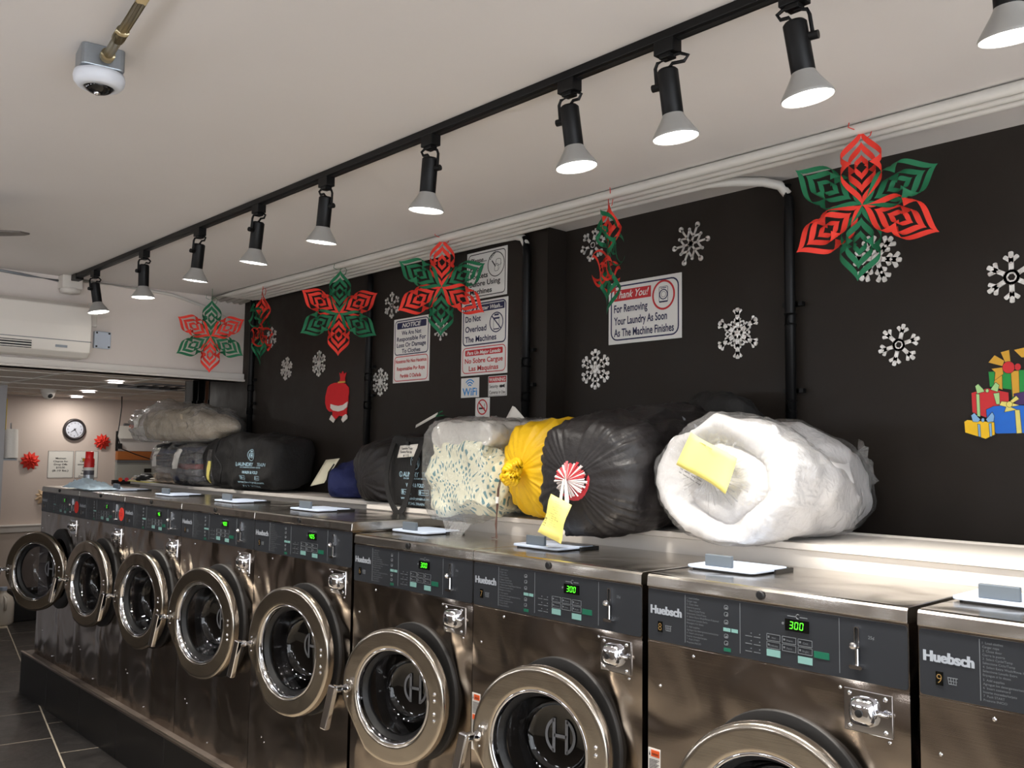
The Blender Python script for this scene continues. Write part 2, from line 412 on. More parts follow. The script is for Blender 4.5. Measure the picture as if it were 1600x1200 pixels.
# ================================================================== WASHERS
SEG = {'0': 'abcdef', '3': 'abcdg', '4': 'bcfg', '5': 'acdfg', 'C': 'adef', ' ': ''}
def digits(mb, s, x, z, w, h, y):
    t = h*.13; g = w*1.45; sl = .12
    for ch in s:
        for q in SEG[ch]:
            x0, x1, z0, z1 = {'a': (.16, .84, 1-.10, 1), 'd': (.16, .84, 0, .10), 'g': (.16, .84, .45, .55), 'b': (.84, 1, .55, .94), 'c': (.84, 1, .06, .45), 'f': (0, .16, .55, .94), 'e': (0, .16, .06, .45)}[q]
            P = [(x+x0*w+z0*h*sl, z+z0*h), (x+x1*w+z0*h*sl, z+z0*h), (x+x1*w+z1*h*sl, z+z1*h), (x+x0*w+z1*h*sl, z+z1*h)]
            mb.prism(P, (0, y, 0), X_, Z_, (0, -.0006, 0))
        x += g
PARTS = {}
def part(key, name, mk, m, parent, bevel=0, smooth=False, loc=None, segs=2):
    if key not in PARTS:
        mb = MB(); mk(mb); me = mb.mesh(name, smooth)
        for q in (m if isinstance(m, (list, tuple)) else [m]): me.materials.append(q)
        fixn(me); PARTS[key] = me
    o = bpy.data.objects.new(name, PARTS[key]); COL.objects.link(o); o.parent = parent
    if loc: o.location = loc
    if bevel:
        b = o.modifiers.new('bevel', 'BEVEL'); b.width = bevel; b.segments = segs; b.limit_method = 'ANGLE'; b.angle_limit = R_(40)
    return o

def plate_hole(mb, x0, x1, z0, z1, cx, cz, r, y, seg=64):
    """front sheet at y with a round porthole"""
    inner = []; outer = []
    for k in range(seg):
        a = 2*PI*k/seg; c, s = math.cos(a), math.sin(a)
        inner.append((cx+r*c, y, cz+r*s))
        tx = ((x1-cx)/c if c > 1e-9 else (x0-cx)/c if c < -1e-9 else 1e9)
        tz = ((z1-cz)/s if s > 1e-9 else (z0-cz)/s if s < -1e-9 else 1e9)
        t = min(tx, tz); outer.append((cx+t*c, y, cz+t*s))
    for cxn, czn in ((x0, z0), (x1, z0), (x1, z1), (x0, z1)):
        i = min(range(seg), key=lambda q: (outer[q][0]-cxn)**2+(outer[q][2]-czn)**2); outer[i] = (cxn, y, czn)
    mb.add(inner+outer, [(k, (k+1) % seg, seg+(k+1) % seg, seg+k) for k in range(seg)])

INSTR = ['1  Load clothes', '    Cargar ropa', '2  Close door', '    Cierre la puerta', '3  Select Cycle/Temp', '    Seleccione Ciclo/Temp', '4  Select Extra Wash/Rinse if desired', '    Seleccione Lavado Extra', '    Enjuague si lo desea', '5  Add supplies', '    Agregue los detergentes/suministros', '6  Insert coins/card', '    Inserte monedas/tarjeta', '7  Push START', '    Presione INICIO']
def washer(i, x0, big, digs, ang, label, num, sticker=False, warn=False):
    W_ = .7435 if big else .66
    V = 'L' if big else 'S'; s = W_/.66
    H = (1.3486 if big else 1.3084)-.262
    D = .455 if big else .435
    zt = H; zl = H-.033; zp = H-.167
    g = .0015
    hx = W_-.046 if big else .602; cz = (.853 if big else .83)-.262; R = .238 if big else .211; Ri = .172 if big else .15
    y0 = -.06; ro = R+.010; cx = hx-ro
    t = thing('washing_machine', label, 'washer', (x0, 0, .262), group='coin washers in the row')
    def body(mb):
        plate_hole(mb, g, W_-g, .0, zp, cx, cz, Ri+.02, 0)
        mb.add([(g, 0, zp), (W_-g, 0, zp), (W_-g, 0, zl), (g, 0, zl)], [(0, 1, 2, 3)])
        mb.add([(g, 0, 0), (g, 0, zl), (g, D, zl), (g, D, 0)], [(0, 1, 2, 3)])
        mb.add([(W_-g, 0, 0), (W_-g, 0, zl), (W_-g, D, zl), (W_-g, D, 0)], [(0, 1, 2, 3)])
        mb.add([(g, D, 0), (W_-g, D, 0), (W_-g, D, zl), (g, D, zl)], [(0, 1, 2, 3)])
        mb.box(g, W_-g, -.0015, .01, zp-.006, zp-.001)
    part(V+'body', 'body', body, M_steel, t)
    part(V+'drum', 'drum', lambda mb: mb.lathe([(Ri+.02, 0), (Ri+.02, .05), (Ri+.055, .055), (Ri+.055, .34), (.03, .36), (.0005, .36)], (cx, 0, cz), (0, 1, 0), 48), M_drum, t, smooth=True)
    part(V+'collar', 'collar', lambda mb: mb.lathe([(R+.006, 0), (R+.006, -.010), (R+.0045, -.0115), (R+.003, -.012), (Ri+.014, -.012), (Ri+.012, -.011), (Ri+.010, .02)], (cx, 0, cz), (0, 1, 0), 64), mat('collar_grey', (26, 24, 23), .6), t, smooth=True)
    # lid
    def lid(mb):
        P = [(D, zt), (.012, zt), (.004, zt-.002), (0, zt-.007), (-.002, zl+.002), (0, zl), (D, zl)]
        n = len(P)
        vs = [(g, a-.004, b) for a, b in P]+[(W_-g, a-.004, b) for a, b in P]
        mb.add(vs, [tuple(range(n)), tuple(range(n, 2*n))[::-1]]+[(q, (q+1) % n, n+(q+1) % n, n+q) for q in range(n)])
    ld = part(V+'lid', 'lid', lid, M_lid, t, bevel=.0015)
    part(V+'lidlock', 'lid_lock', lambda mb: (mb.lathe([(.0105, 0), (.0105, .003), (.008, .005), (.0005, .0052)], (W_*.495, -.0055, zl+.017), (0, -1, 0), 20), mb.box(W_*.495-.001, W_*.495+.001, -.0115, -.0105, zl+.012, zl+.022)), M_rubber, ld)
    # soap flap
    fl = part(V+'flap', 'soap_flap', lambda mb: mb.prism(rrect(0, .205*s, 0, .175, .02), (.005, .150, zt+.0045), X_, Y_, (0, 0, .007)), M_flap, t, bevel=.002)
    part(V+'tab', 'pull_tab', lambda mb: mb.box(.055*s, .135*s, .168, .180, zt+.0115, zt+.041), M_tab, fl, bevel=.002)
    part(V+'fhinge', 'hinge', lambda mb: mb.box(.207*s, .215*s, .25, .335, zt, zt+.009).box(.01, .20*s, .328, .336, zt, zt+.009), M_rubber, fl)
    part(V+'fbase', 'rim', lambda mb: mb.prism(rrect(.012, .195*s, .005, .17, .018), (.005, .150, zt+.0003), X_, Y_, (0, 0, .0042)), M_rubber, fl)
    # control panel
    cp = part(V+'panel', 'control_panel', lambda mb: mb.prism(rrect(.004, W_-.004, zp+.003, zl-.004, .006, 3), (0, 0, 0), X_, Z_, (0, -.003, 0)), M_panel, t)
    yP = -.003; o = lambda x, z: (x, yP, z); N = -Y_
    def lines(mb):
        for a in (.117, .271, .513): mb.box(a*s-.0006, a*s+.0006, yP-.0006, yP, zp+.012, zl-.008)
    part(V+'plines', 'divider_lines', lines, M_pline, cp)
    def brand(mb):
        for q, dx in enumerate((-.0011, -.0004, .0004, .0011)): text(mb, 'Huebsch', (.0125*s+dx, yP, zt-.097), X_, Z_, .0195, .094*s, bold=.025, n=N, off=.0006+.0001*q)
    part(V+'brand', 'brand_lettering', brand, M_print, cp)
    zb = zt-.135
    part(V+'numtile', 'number_tile', lambda mb: mb.box(.035*s, .049*s, yP-.0012, yP, zb-.006, zb+.020), M_screen, cp)
    part(V+'num'+num, 'number', lambda mb: text(mb, num, (.042*s, yP-.0014, zb-.002), X_, Z_, .018, .008*s if num == '1' else .010*s, 'c', bold=-.01, n=N), mat('gold_print', (130, 102, 58), .4), cp)
    def basket(mb):
        bx = .058*s
        for q in range(4): mb.prism([(bx+.0045*q+.001, zb), (bx+.0045*q+.002, zb), (bx+.005*q+.0015-.001, zb+.012), (bx+.005*q-.001, zb+.012)], (0, yP, 0), X_, Z_, (0, -.0006, 0))
        mb.box(bx-.001, bx+.018, yP-.0006, yP, zb+.011, zb+.0125); mb.box(bx+.001, bx+.016, yP-.0006, yP, zb-.001, zb+.0005); mb.box(bx, bx+.017, yP-.0006, yP, zb+.005, zb+.006)
    part(V+'basket', 'basket_icon', basket, M_pline, cp)
    def instr(mb):
        for q, ln in enumerate(INSTR): text(mb, ln, o(.122*s, zl-.016-.0074*q-(.0016 if q > 8 else 0)), X_, Z_, .0042, bold=.0, n=N)
    part(V+'instr', 'instruction_lettering', instr, M_pline, cp)
    def icons(mb):
        bx = .228*s
        for q, dz in enumerate((.022, .038, .056, .0, .088, .104)):
            if dz == 0: continue
            mb.band(rrect(bx, bx+.011, zl-dz-.006, zl-dz+.004, .003, 2), .0012, (0, yP, 0), X_, Z_, (0, -.0006, 0))
            mb.prism(circ(bx+.006+.002*(q % 2), zl-dz-.003, .0028, 8), (0, yP, 0), X_, Z_, (0, -.0006, 0))
    part(V+'icons', 'pictograms', icons, M_pline, cp)
    part(V+'teali1', 'teal_key_picture', lambda mb: mb.box(.226*s, .245*s, yP-.0007, yP, zl-.078, zl-.070), M_teal, cp)
    part(V+'teali2', 'teal_key_picture', lambda mb: mb.box(.248*s, .265*s, yP-.0007, yP, zl-.078, zl-.070), M_teal, cp)
    part(V+'grnicon', 'green_key_picture', lambda mb: mb.box(.227*s, .246*s, yP-.0007, yP, zl-.124, zl-.116), M_greenbtn, cp)
    zs = zl-.040
    sc = part(V+'screen', 'display', lambda mb: mb.box(.387*s, .444*s, yP-.002, yP, zs-.012, zs+.014), M_screen, cp)
    part(V+'digs'+digs, 'display_digits', lambda mb: digits(mb, digs, .397*s+(3-len(digs))*.012, zs-.007, .0085*s, .016, yP-.0021), M_led, sc)
    part(V+'cyc', 'display_caption', lambda mb: (mb.tube([(.418*s+.005*math.cos(a), yP-.0003, zs+.021+.005*math.sin(a)) for a in [.9+k*.5 for k in range(9)]], .0006, 4), mb.box(.392*s, .412*s, yP-.0005, yP, zs+.019, zs+.021), mb.box(.422*s, .440*s, yP-.0005, yP, zs+.019, zs+.021), mb.prism(circ(.381*s, zs+.002, .003, 10), (0, yP, 0), X_, Z_, (0, -.0006, 0))), M_pline, cp)
    def keys(mb):
        for r in range(2):
            for c in range(3): mb.band(rrect((.340+.0385*c)*s, (.374+.0385*c)*s, zs-.041-.017*r, zs-.026-.017*r, .001, 1), .0009, (0, yP, 0), X_, Z_, (0, -.0008, 0))
    part(V+'keys', 'selection_keys', keys, M_pline, cp)
    def keytxt(mb):
        for r in range(2):
            for c, w in enumerate(('Hot', 'Warm', 'Cold')):
                text(mb, w if r == 0 else ('Delicate', 'Perm', 'Bright')[c], o((.358+.0385*c)*s, zs-.036-.017*r), X_, Z_, .0042, None, 'c', bold=0, n=N)
                mb.box((.343+.0385*c)*s, (.347+.0385*c)*s, yP-.0007, yP, zs-.035-.017*r, zs-.031-.017*r)
        for r in range(3):
            for c in range(2):
                mb.box((.285+.022*c)*s, (.302+.022*c)*s, yP-.0005, yP, zs-.040-.017*r, zs-.0385-.017*r)
                mb.prism(circ((.300+.022*c)*s, zs-.032-.017*r, .0014, 8), (0, yP, 0), X_, Z_, (0, -.0006, 0))
        text(mb, '25\u00a2', o(.576*s, zs-.002), X_, Z_, .0065, None, 'l', bold=.01, n=N)
    part(V+'keytxt', 'key_lettering', keytxt, M_pline, cp)
    part(V+'tkey1', 'teal_key', lambda mb: mb.box(.340*s, .374*s, yP-.0009, yP, zs-.075, zs-.060), M_teal, cp)
    part(V+'tkey2', 'teal_key', lambda mb: mb.box(.417*s, .451*s, yP-.0009, yP, zs-.078, zs-.063), M_teal, cp)
    part(V+'skey', 'start_key', lambda mb: mb.box(.455*s, .490*s, yP-.0009, yP, zs-.060, zs-.046), M_greenbtn, cp)
    # coin slot with ball knob and cup
    part(V+'slot', 'coin_slot', lambda mb: mb.prism(rrect(.550*s, .557*s, zs-.052, zs+.016, .003, 3), (0, yP, 0), X_, Z_, (0, -.003, 0)), M_rubber, cp)
    def knob(mb):
        kx = .553*s
        mb.band(rrect(kx-.0055, kx+.0055, zs-.024, zs+.020, .004, 3), .0018, (0, yP, 0), X_, Z_, (0, -.005, 0))
        mb.sphere((kx-.003, yP-.014, zs-.018), .0085, 14, 10)
        mb.cyl((kx, yP-.004, zs-.025), (kx, yP-.004, zs-.058), .0035, 10)
        mb.prism(rrect(kx-.014, kx+.014, zs-.066, zs-.058, .004, 3), (0, yP, 0), X_, Z_, (0, -.012, 0))
    part(V+'knob', 'coin_knob', knob, M_chrome, cp, smooth=False)
    # coin box lock
    lx0, lx1 = W_-.138, W_-.036; lz0, lz1 = zp-.100, zp-.014
    lk = part(V+'lock', 'coin_lock', lambda mb: mb.box(lx0, lx1, -.004, .004, lz0, lz1), M_chrome, t, bevel=.0015)
    part(V+'lockb', 'lock_housing', lambda mb: mb.lathe([(.030, 0), (.030, .008), (.026, .020), (.016, .026), (.0005, .026)], ((lx0+lx1)/2-.006, -.004, (lz0+lz1)/2+.002), (0, -1, 0), 24, rfun=lambda a, r: 1/max(abs(math.cos(a))**4+abs(math.sin(a))**4, .3)**.25*.95), M_chrome, lk, smooth=True)
    part(V+'lockk', 'keyhole', lambda mb: mb.lathe([(.008, 0), (.008, .004), (.0005, .005)], ((lx0+lx1)/2-.006, -.0295, (lz0+lz1)/2+.002), (0, -1, 0), 14), M_rubber, lk)
    for bi, (bx, bz) in enumerate(((.012, .010), (.088, .010), (.012, .076), (.088, .076))):
        part(V+'lbolt', 'bolt', lambda mb: mb.sphere((0, 0, 0), .0052, 8, 6, (1, .7, 1)), M_chrome, lk, smooth=True, loc=(lx0+bx, -.004, lz0+bz))
    def latch(mb):
        mb.tube([((lx0+lx1)/2+.018, -.014, (lz0+lz1)/2), ((lx0+lx1)/2+.032, -.018, (lz0+lz1)/2+.006), ((lx0+lx1)/2+.046, -.010, (lz0+lz1)/2+.004)], .0045, 8)
    part(V+'latch', 'lock_lever', latch, M_chrome, lk, smooth=True)
    for a, b in ((.139*s, zp-.018), (.040*s, zp-.106), (W_-.148, zp-.018), (W_-.044, zp-.108), (.32*s, .04), (.10*s, .18), (.12*s, .165)):
        part('pscrew', 'screw', lambda mb: mb.sphere((0, 0, 0), .0045, 8, 6, (1, .7, 1)), M_chrome, t, smooth=True, loc=(a, 0, b))
    if warn:
        wl = part(V+'warn', 'warning_label', lambda mb: mb.box(.003, .040, -.0012, 0, zp-.43, zp-.262), M_sign, t)
        part(V+'warno', 'orange_bars', lambda mb: mb.box(.012, .038, -.0018, -.0012, zp-.282, zp-.266).box(.006, .038, -.0018, -.0012, zp-.340, zp-.326), mat('warn_orange', (214, 84, 30), .5), wl)
        part(V+'warnt', 'warning_lettering', lambda mb: (text(mb, 'WARNING', (.025, -.0019, zp-.278), X_, Z_, .005, .020, 'c', n=N), mb.prism([(.0055, zp-.28), (.0095, zp-.28), (.0075, zp-.268)], (0, -.0012, 0), X_, Z_, (0, -.0005, 0)), [mb.box(.006, .037-.004*(q % 3), -.0016, -.0012, zp-.290-.0035*q, zp-.2885-.0035*q) for q in range(34) if not 9 < q < 15]), M_ink, wl)
    if sticker:
        st = part(V+'sticker', 'red_round_sticker', lambda mb: mb.prism(circ(W_-.045, zs-.030, .036), (0, yP, 0), X_, Z_, (0, -.0012, 0)), M_red, cp)
        part(V+'stickt', 'sticker_mark', lambda mb: mb.box(W_-.060, W_-.030, yP-.0018, yP-.0012, zs-.024, zs-.020).box(W_-.058, W_-.032, yP-.0018, yP-.0012, zs-.038, zs-.034), M_inkred, st)
    # ---- door: local frame with its hinge at x=0, ring reaching to -x
    def rf(a, r):
        # lower left of the ring is cut straight
        return 1
    def ring(mb):
        seg = 72
        prof = [(R-.004, .034), (R-.001, .033), (R, .030), (R, .012), (R-.0015, .006), (R-.005, .002), (R-.010, .0004), (R-.013, 0), (R-.016, 0), (Ri+.010, 0), (Ri+.008, 0), (Ri+.003, .001), (Ri, .004), (Ri, .030), (Ri-.001, .034)]
        vs = []
        for (r, h) in prof:
            for k in range(seg):
                a = 2*PI*k/seg; q = r
                d = (a-R_(215)+PI) % (2*PI)-PI
                if abs(d) < R_(24) and r > Ri+.016: q = min(r, (R*math.cos(R_(24))-(R-r))/max(.2, math.cos(d)))
                vs.append((-ro+q*math.cos(a), h-.034, q*math.sin(a)))
        fs = [(i*seg+k, i*seg+(k+1) % seg, (i+1)*seg+(k+1) % seg, (i+1)*seg+k) for i in range(len(prof)-1) for k in range(seg)]
        fs += [(k, (k+1) % seg, (len(prof)-1)*seg+(k+1) % seg, (len(prof)-1)*seg+k) for k in range(seg)]
        mb.add(vs, fs)
    dr = part(V+'ring', 'door', ring, M_ring, t, smooth=True, loc=(hx, y0+.034, cz))
    dr.rotation_euler = (0, 0, R_(ang))
    es = dr.modifiers.new('split', 'EDGE_SPLIT'); es.split_angle = R_(38)
    part(V+'trim', 'chrome_rim', lambda mb: mb.lathe([(Ri, -.030), (Ri-.004, -.033), (Ri-.008, -.028), (Ri-.012, -.006)], (-ro, 0, 0), (0, 1, 0), 64), M_chrome, dr, smooth=True)
    part(V+'gasket', 'gasket', lambda mb: mb.lathe([(Ri-.010, -.012), (Ri-.022, .002), (Ri-.026, .012), (Ri-.010, .022), (Ri+.02, .014), (Ri+.02, 0)], (-ro, 0, 0), (0, 1, 0), 64), M_rubber, dr, smooth=True)
    part(V+'bowl', 'glass_bowl', lambda mb: mb.lathe([(Ri-.022, .004), (Ri-.032, .03), (Ri-.042, .065), (Ri-.055, .088), (Ri-.07, .096), (.0005, .097)], (-ro, 0, 0), (0, 1, 0), 64), M_glass, dr, smooth=True)
    def logo(mb):
        r = .052; yy = .094; wd = .0085
        for sg in (-1, 1):
            A = [R_(-62)+R_(124)*k/14 for k in range(15)]
            pts = [(-ro+sg*(r*math.cos(a)*.92), yy, r*math.sin(a)) for a in A]
            ring_ = [(x*1, z) for x, _, z in pts]
            inn = [(-ro+sg*((r-wd)*math.cos(a)*.92), (r-wd)*math.sin(a)) for a in A]
            for q in range(14): mb.prism([ring_[q], ring_[q+1], inn[q+1], inn[q]], (0, yy, 0), X_, Z_, (0, -.0012, 0))
            top = ring_[14] if sg > 0 else ring_[0]
            xx = -ro+sg*.020
            mb.prism([(xx-.0045, -.046), (xx+.0045, -.046), (xx+.0045, .046), (xx-.0045, .046)], (0, yy, 0), X_, Z_, (0, -.0012, 0))
        mb.prism([(-ro-.020, -.0045), (-ro+.020, -.0045), (-ro+.020, .0045), (-ro-.020, .0045)], (0, yy, 0), X_, Z_, (0, -.0012, 0))
    part(V+'logo', 'etched_emblem', logo, mat('etched_grey', (112, 112, 114), .6), dr)
    hxl = -ro-R+.022
    def hnd(mb):
        mb.tube([(hxl, -.034, 0), (hxl-.004, -.055, .004), (hxl-.010, -.078, .004)], [.017, .013, .012], 12)
        T = Matrix.Translation((hxl-.012, -.082, .004)) @ Matrix.Rotation(R_(9), 4, 'Y') @ Matrix.Rotation(R_(-6), 4, 'X')
        mb.box(-.0135, .0135, -.012, .010, -.128, .014, T)
    hd = part(V+'hnd', 'handle', hnd, M_chrome, dr, bevel=.004)
    def grip(mb):
        T = Matrix.Translation((hxl-.012, -.082, .004)) @ Matrix.Rotation(R_(9), 4, 'Y') @ Matrix.Rotation(R_(-6), 4, 'X')
        mb.add([], [])
        P = rrect(-.009, .009, -.118, .004, .006, 3)
        mb.add([(a, -.0126, b) for a, b in P]+[(a, -.0120, b) for a, b in P], [tuple(range(len(P)))], T)
    for z in (.034, .014, -.026, -.046): part('dscrew', 'hinge_screw', lambda mb: mb.sphere((0, 0, 0), .0062, 10, 7, (1, .8, 1)), M_chrome, dr, smooth=True, loc=(-ro+R-.036, -.034, z))
    for z in (.026, -.026): part('hscrew', 'handle_screw', lambda mb: mb.sphere((0, 0, 0), .004, 8, 6), M_chrome, dr, smooth=True, loc=(hxl+.006, -.034, z))
    return t

XL = -.015
# (n, x0, big, digits, door angle)
BIGW = .7435
names = ['washer with its door standing widest open, at the far end of the row',
         'second washer from the far end, red round sticker on its panel, door ajar',
         'third washer from the far end, middle one of the taller group, display reading 45',
         'taller washer with display 400, just left of the last tall one',
         'nearest of the five taller washers, its steel side showing above the lower row',
         'shorter washer right beside the taller group, whole round door in view',
         'shorter washer numbered 7, with orange warning label left of its door',
         'washer numbered 8, large at the front, only its door top in view',
         'nearest washer, numbered 9, cut off by the right edge']
specs = [(1, XL-5*BIGW, True, 'C', 26.5), (2, XL-4*BIGW, True, 'C', 9.2), (3, XL-3*BIGW, True, '45', 8), (4, XL-2*BIGW, True, '400', 10.8), (5, XL-BIGW, True, '405', 8.8),
         (6, 0, False, '300', 14.4), (7, .66, False, '300', 14.4), (8, 1.336, False, '300', 13), (9, 2.012, False, '300', 10)]
for (n, x, big, dg, an) in specs:
    washer(n, x, big, dg, an, names[n-1], str(n), sticker=n in (1, 2), warn=n in (7, 8))

# ================================================================== CEILING: track lamps, conduits, camera, fan
tr = thing('light_track', 'long black lighting track running along the white ceiling', 'track', (-2.58, -.2, ZC))
MB().box(0, 5.9, -.018, .018, -.022, 0).build('rail', M_lblack, tr, bevel=.002)
MB().box(0, 5.9, -.006, .006, -.0235, -.0215).build('slot', M_rubber, tr)
MB().box(-.05, .03, -.022, .022, -.034, 0).build('end_feed', M_lblack, tr, bevel=.003)
LAMPX = [-2.294, -1.601, -.973, -.436, .063, .658, 1.237, 1.549, 1.872, 2.27]
LDIR = [(.10, .14), (.0, .02), (-.14, -.02), (-.14, -.02), (-.14, .0), (-.10, .0), (.08, .10), (.06, .12), (.10, .14), (.0, .16)]
LN = ['farthest track lamp, at the left end of the black track', 'second track lamp from the far left end', 'third track lamp from the far end, a cord loop on its right', 'fourth track lamp from the far end, lens tipped to the left',
      'fifth track lamp, above the red and green star beside the snowflakes', 'sixth track lamp, above and left of the big star over the signs', 'track lamp above the edge-on star, bracket on its left',
      'track lamp with a wide black cord loop to its right', 'largest whole track lamp, over the white comforter', 'nearest track lamp, only its bulb rim showing in the top right corner']
def lamp(i):
    x = LAMPX[i]; dx, dy = LDIR[i]
    t = thing('track_lamp', LN[i], 'lamp', (x, -.2, ZC-.022), group='spot lamps on the ceiling track')
    MB().box(-.028, .028, -.017, .017, -.032, .001).box(-.016, .016, -.013, .013, -.042, -.03).build('adapter', M_lblack, t, bevel=.002)
    d = Vector((dx, dy, -1)).normalized(); s, q = frame(d)
    p0 = Vector((0, 0, -.068)); side = (Vector((1, .2, 0)) if i in (4, 5, 8, 9) else Vector((-1, -.2, 0)) if i in (6, 7) else Vector((.3, -1, 0))).normalized()
    kn = p0+d*.035+side*.029
    br = MB(); br.tube([Vector((0, 0, -.040)), Vector((0, 0, -.046))+side*.026, Vector((0, 0, -.058))+side*.031, kn+side*.003], .0042, 6); br.build('bracket', M_lblack, t)
    MB().cyl(kn-side*.008, kn+side*.014, .009, 14).build('knob', M_lblack, t)
    MB().lathe([(.0005, -.002), (.020, -.002), (.0245, .003), (.0245, .105), (.022, .108)], p0, d, 28).build('canister', M_lblack, t, smooth=True).modifiers.new('e', 'EDGE_SPLIT').split_angle = R_(40)
    pb = p0+d*.103
    MB().lathe([(.0235, 0), (.0255, .006), (.031, .016), (.045, .038), (.0525, .050), (.054, .054), (.0525, .057)], pb, d, 40).build('bulb', M_bulbg, t, smooth=True)
    MB().lathe([(.0515, .0545), (.04, .0575), (.02, .059), (.0005, .0595)], pb, d, 32).build('lens', M_lens, t, smooth=True)
    a = p0-d*.002; sd = -side
    if i in (2, 3, 7): sd = Vector((.9, .3, 0)).normalized()
    w = .05 if i == 7 else .036
    MB().tube([a, a+sd*.012+Vector((0, 0, .012)), a+sd*w*.8+Vector((0, 0, .012)), a+sd*w+Vector((0, 0, .024)), a+sd*w*.6+Vector((0, 0, .033)), Vector((0, 0, -.036))+sd*.004], .0042, 6).build('cord', M_lblack, t)
    l = bpy.data.lights.new('spot', 'SPOT'); l.energy = SPOT_W; l.spot_size = R_(96); l.spot_blend = .75; l.shadow_soft_size = .045; l.color = LAMP_COL
    lo = bpy.data.objects.new('spot', l); COL.objects.link(lo); lo.parent = t; lo.location = pb+d*.066
    lo.rotation_euler = d.to_track_quat('-Z', 'Y').to_euler()
for i in range(10): lamp(i)
# added, unseen fill globes over the aisle, behind the camera and to its left
for k in range(7):
    t = thing('fill_globe', 'opal globe added as unseen fill light behind the photographer, '+('farthest of the row', 'second from the far end', 'third from the far end', 'middle of the row', 'third from the window', 'second from the window', 'nearest the added window')[k], 'lamp', (-2.45+k*1.0, -2.75, ZC), group='added fill globes over the aisle')
    MB().lathe([(.0005, 0), (.06, 0), (.055, -.03), (.0005, -.035)], (0, 0, 0), (0, 0, 1), 24).build('ceiling_rose', M_white, t, smooth=True)
    MB().tube([(0, 0, -.03), (0, 0, -.66)], .004, 8).lathe([(.03, -.66), (.035, -.70), (.0005, -.71)], (0, 0, 0), (0, 0, 1), 20).build('cord', M_lblack, t, smooth=True)
    MB().sphere((0, 0, -.83), .14, 28, 18).build('globe', mat('opal', (255, 250, 240), .3, emit=(246, 249, 255), estr=FILL_GLOBE_W/8), t, smooth=True)
t = thing('back_fill_globe', 'opal globe added as unseen fill light under the dropped ceiling of the back room', 'lamp', (-4.7, -2.0, ZLOW))  # added out of view to brighten the dropped ceiling and back wall
MB().lathe([(.0005, 0), (.07, 0), (.07, -.02), (.05, -.03), (.05, -.045)], (0, 0, 0), (0, 0, 1), 24).build('base', M_white, t, smooth=True)
MB().sphere((0, 0, -.14), .08, 24, 16).build('globe', mat('opal', (255, 250, 240), .3), t, smooth=True)
# conduits along the ceiling edge
zp_ = ZC-.0185; r_ = .0165
def conduit(y, x0, x1, label, drop=None):
    t = thing('ceiling_conduit', label, 'pipe', (x0, y, ZC), group='white conduits along the ceiling edge')
    O = Vector((x0, y, ZC)); pts = [Vector((x0, y, zp_))]
    if drop is None: pts.append(Vector((x1, y, zp_)))
    else:
        xd, yd = drop
        pts += [Vector((xd-.22, y, zp_)), Vector((xd-.14, y+(yd-y)*.25, zp_)), Vector((xd-.07, y+(yd-y)*.65, zp_)), Vector((xd-.03, y+(yd-y)*.9, zp_-.012)), Vector((xd-.010, yd, zp_-.045))]
    L0 = pts[1].x-x0; k = max(1, int(L0/.25))
    pts = [Vector((x0+L0*i/k, y, zp_)) for i in range(k)]+pts[1:]
    MB().tube([p-O for p in pts], r_, 16).build('tube', M_pipew, t, smooth=True)
    return t
conduit(.655, -2.69, XE-.02, 'outermost white ceiling conduit, the one the paper stars hang from')
conduit(.703, -2.69, XE-.02, 'second white ceiling conduit from the track side')
conduit(.751, -2.69, XE-.02, 'third white ceiling conduit from the track side')
conduit(.797, -2.69, 1.2, 'white conduit bending down into the wall left of the nearest star', (1.19, .972))
conduit(.838, -2.69, .0, 'white conduit that turns down beside the column', (-.016, .862))
def drop(x, y, z1, label):
    t = thing('wall_pipe', label, 'pipe', (x, y, ZS), group='black pipes down the wall')
    MB().tube([(-.010, 0, z1+.02-ZS), (-.003, 0, z1-.025-ZS), (0, 0, z1-.07-ZS), (0, 0, 0)], .0185, 14).build('tube', M_lblack, t, smooth=True)
    for z in (2.08, 1.78) if y > .9 else (2.0, 1.85):
        MB().tube([(0, 0, z-.02-ZS), (0, 0, z+.02-ZS)], .0225, 14).build('coupling', M_lblack, t, smooth=True)
        MB().box(.02, .045, .0, .02, z+.045-ZS, z+.06-ZS).box(-.03, .03, .0, .022, z+.045-ZS, z+.06-ZS).build('strap', M_lblack, t)
drop(1.185, .972, 2.535, 'black pipe down the wall left of the nearest star')
drop(-.018, .862, 2.535, 'black pipe down the column right of the signs')
drop(-1.228, .862, 2.555, 'black pipe between the red cutout and the notice sign')
drop(-2.556, .862, 2.555, 'black pipe at the far left corner behind the duffel')

# bare conduit with the round ceiling camera
A = Vector((.552, -1.117, ZC)); B = Vector((1.20, -1.20, ZC))
t = thing('ceiling_conduit', 'bare metal conduit ending at the round ceiling camera', 'pipe', A)
ub = (B-A).normalized()
MB().tube([ub*.02+Vector((0, 0, -.034)), (B-A)+Vector((0, 0, -.034))], .0115, 14).build('tube', M_emt, t, smooth=True)
MB().tube([ub*.13+Vector((0, 0, -.034)), ub*.18+Vector((0, 0, -.034))], .0145, 14).build('coupling', M_emt, t, smooth=True)
MB().tube([ub*.012+Vector((0, 0, -.034)), ub*.03+Vector((0, 0, -.034))], .0165, 14).build('connector', M_emt, t, smooth=True)
t = thing('ceiling_camera', 'round white security camera on a metal box under the ceiling', 'camera', (A.x-.055, A.y+.005, ZC), (0, 0, R_(-8)))
MB().prism(rrect(-.05, .05, -.05, .05, .012, 3), (0, 0, -.054), X_, Y_, (0, 0, .054)).build('junction_box', M_galv, t, bevel=.003)
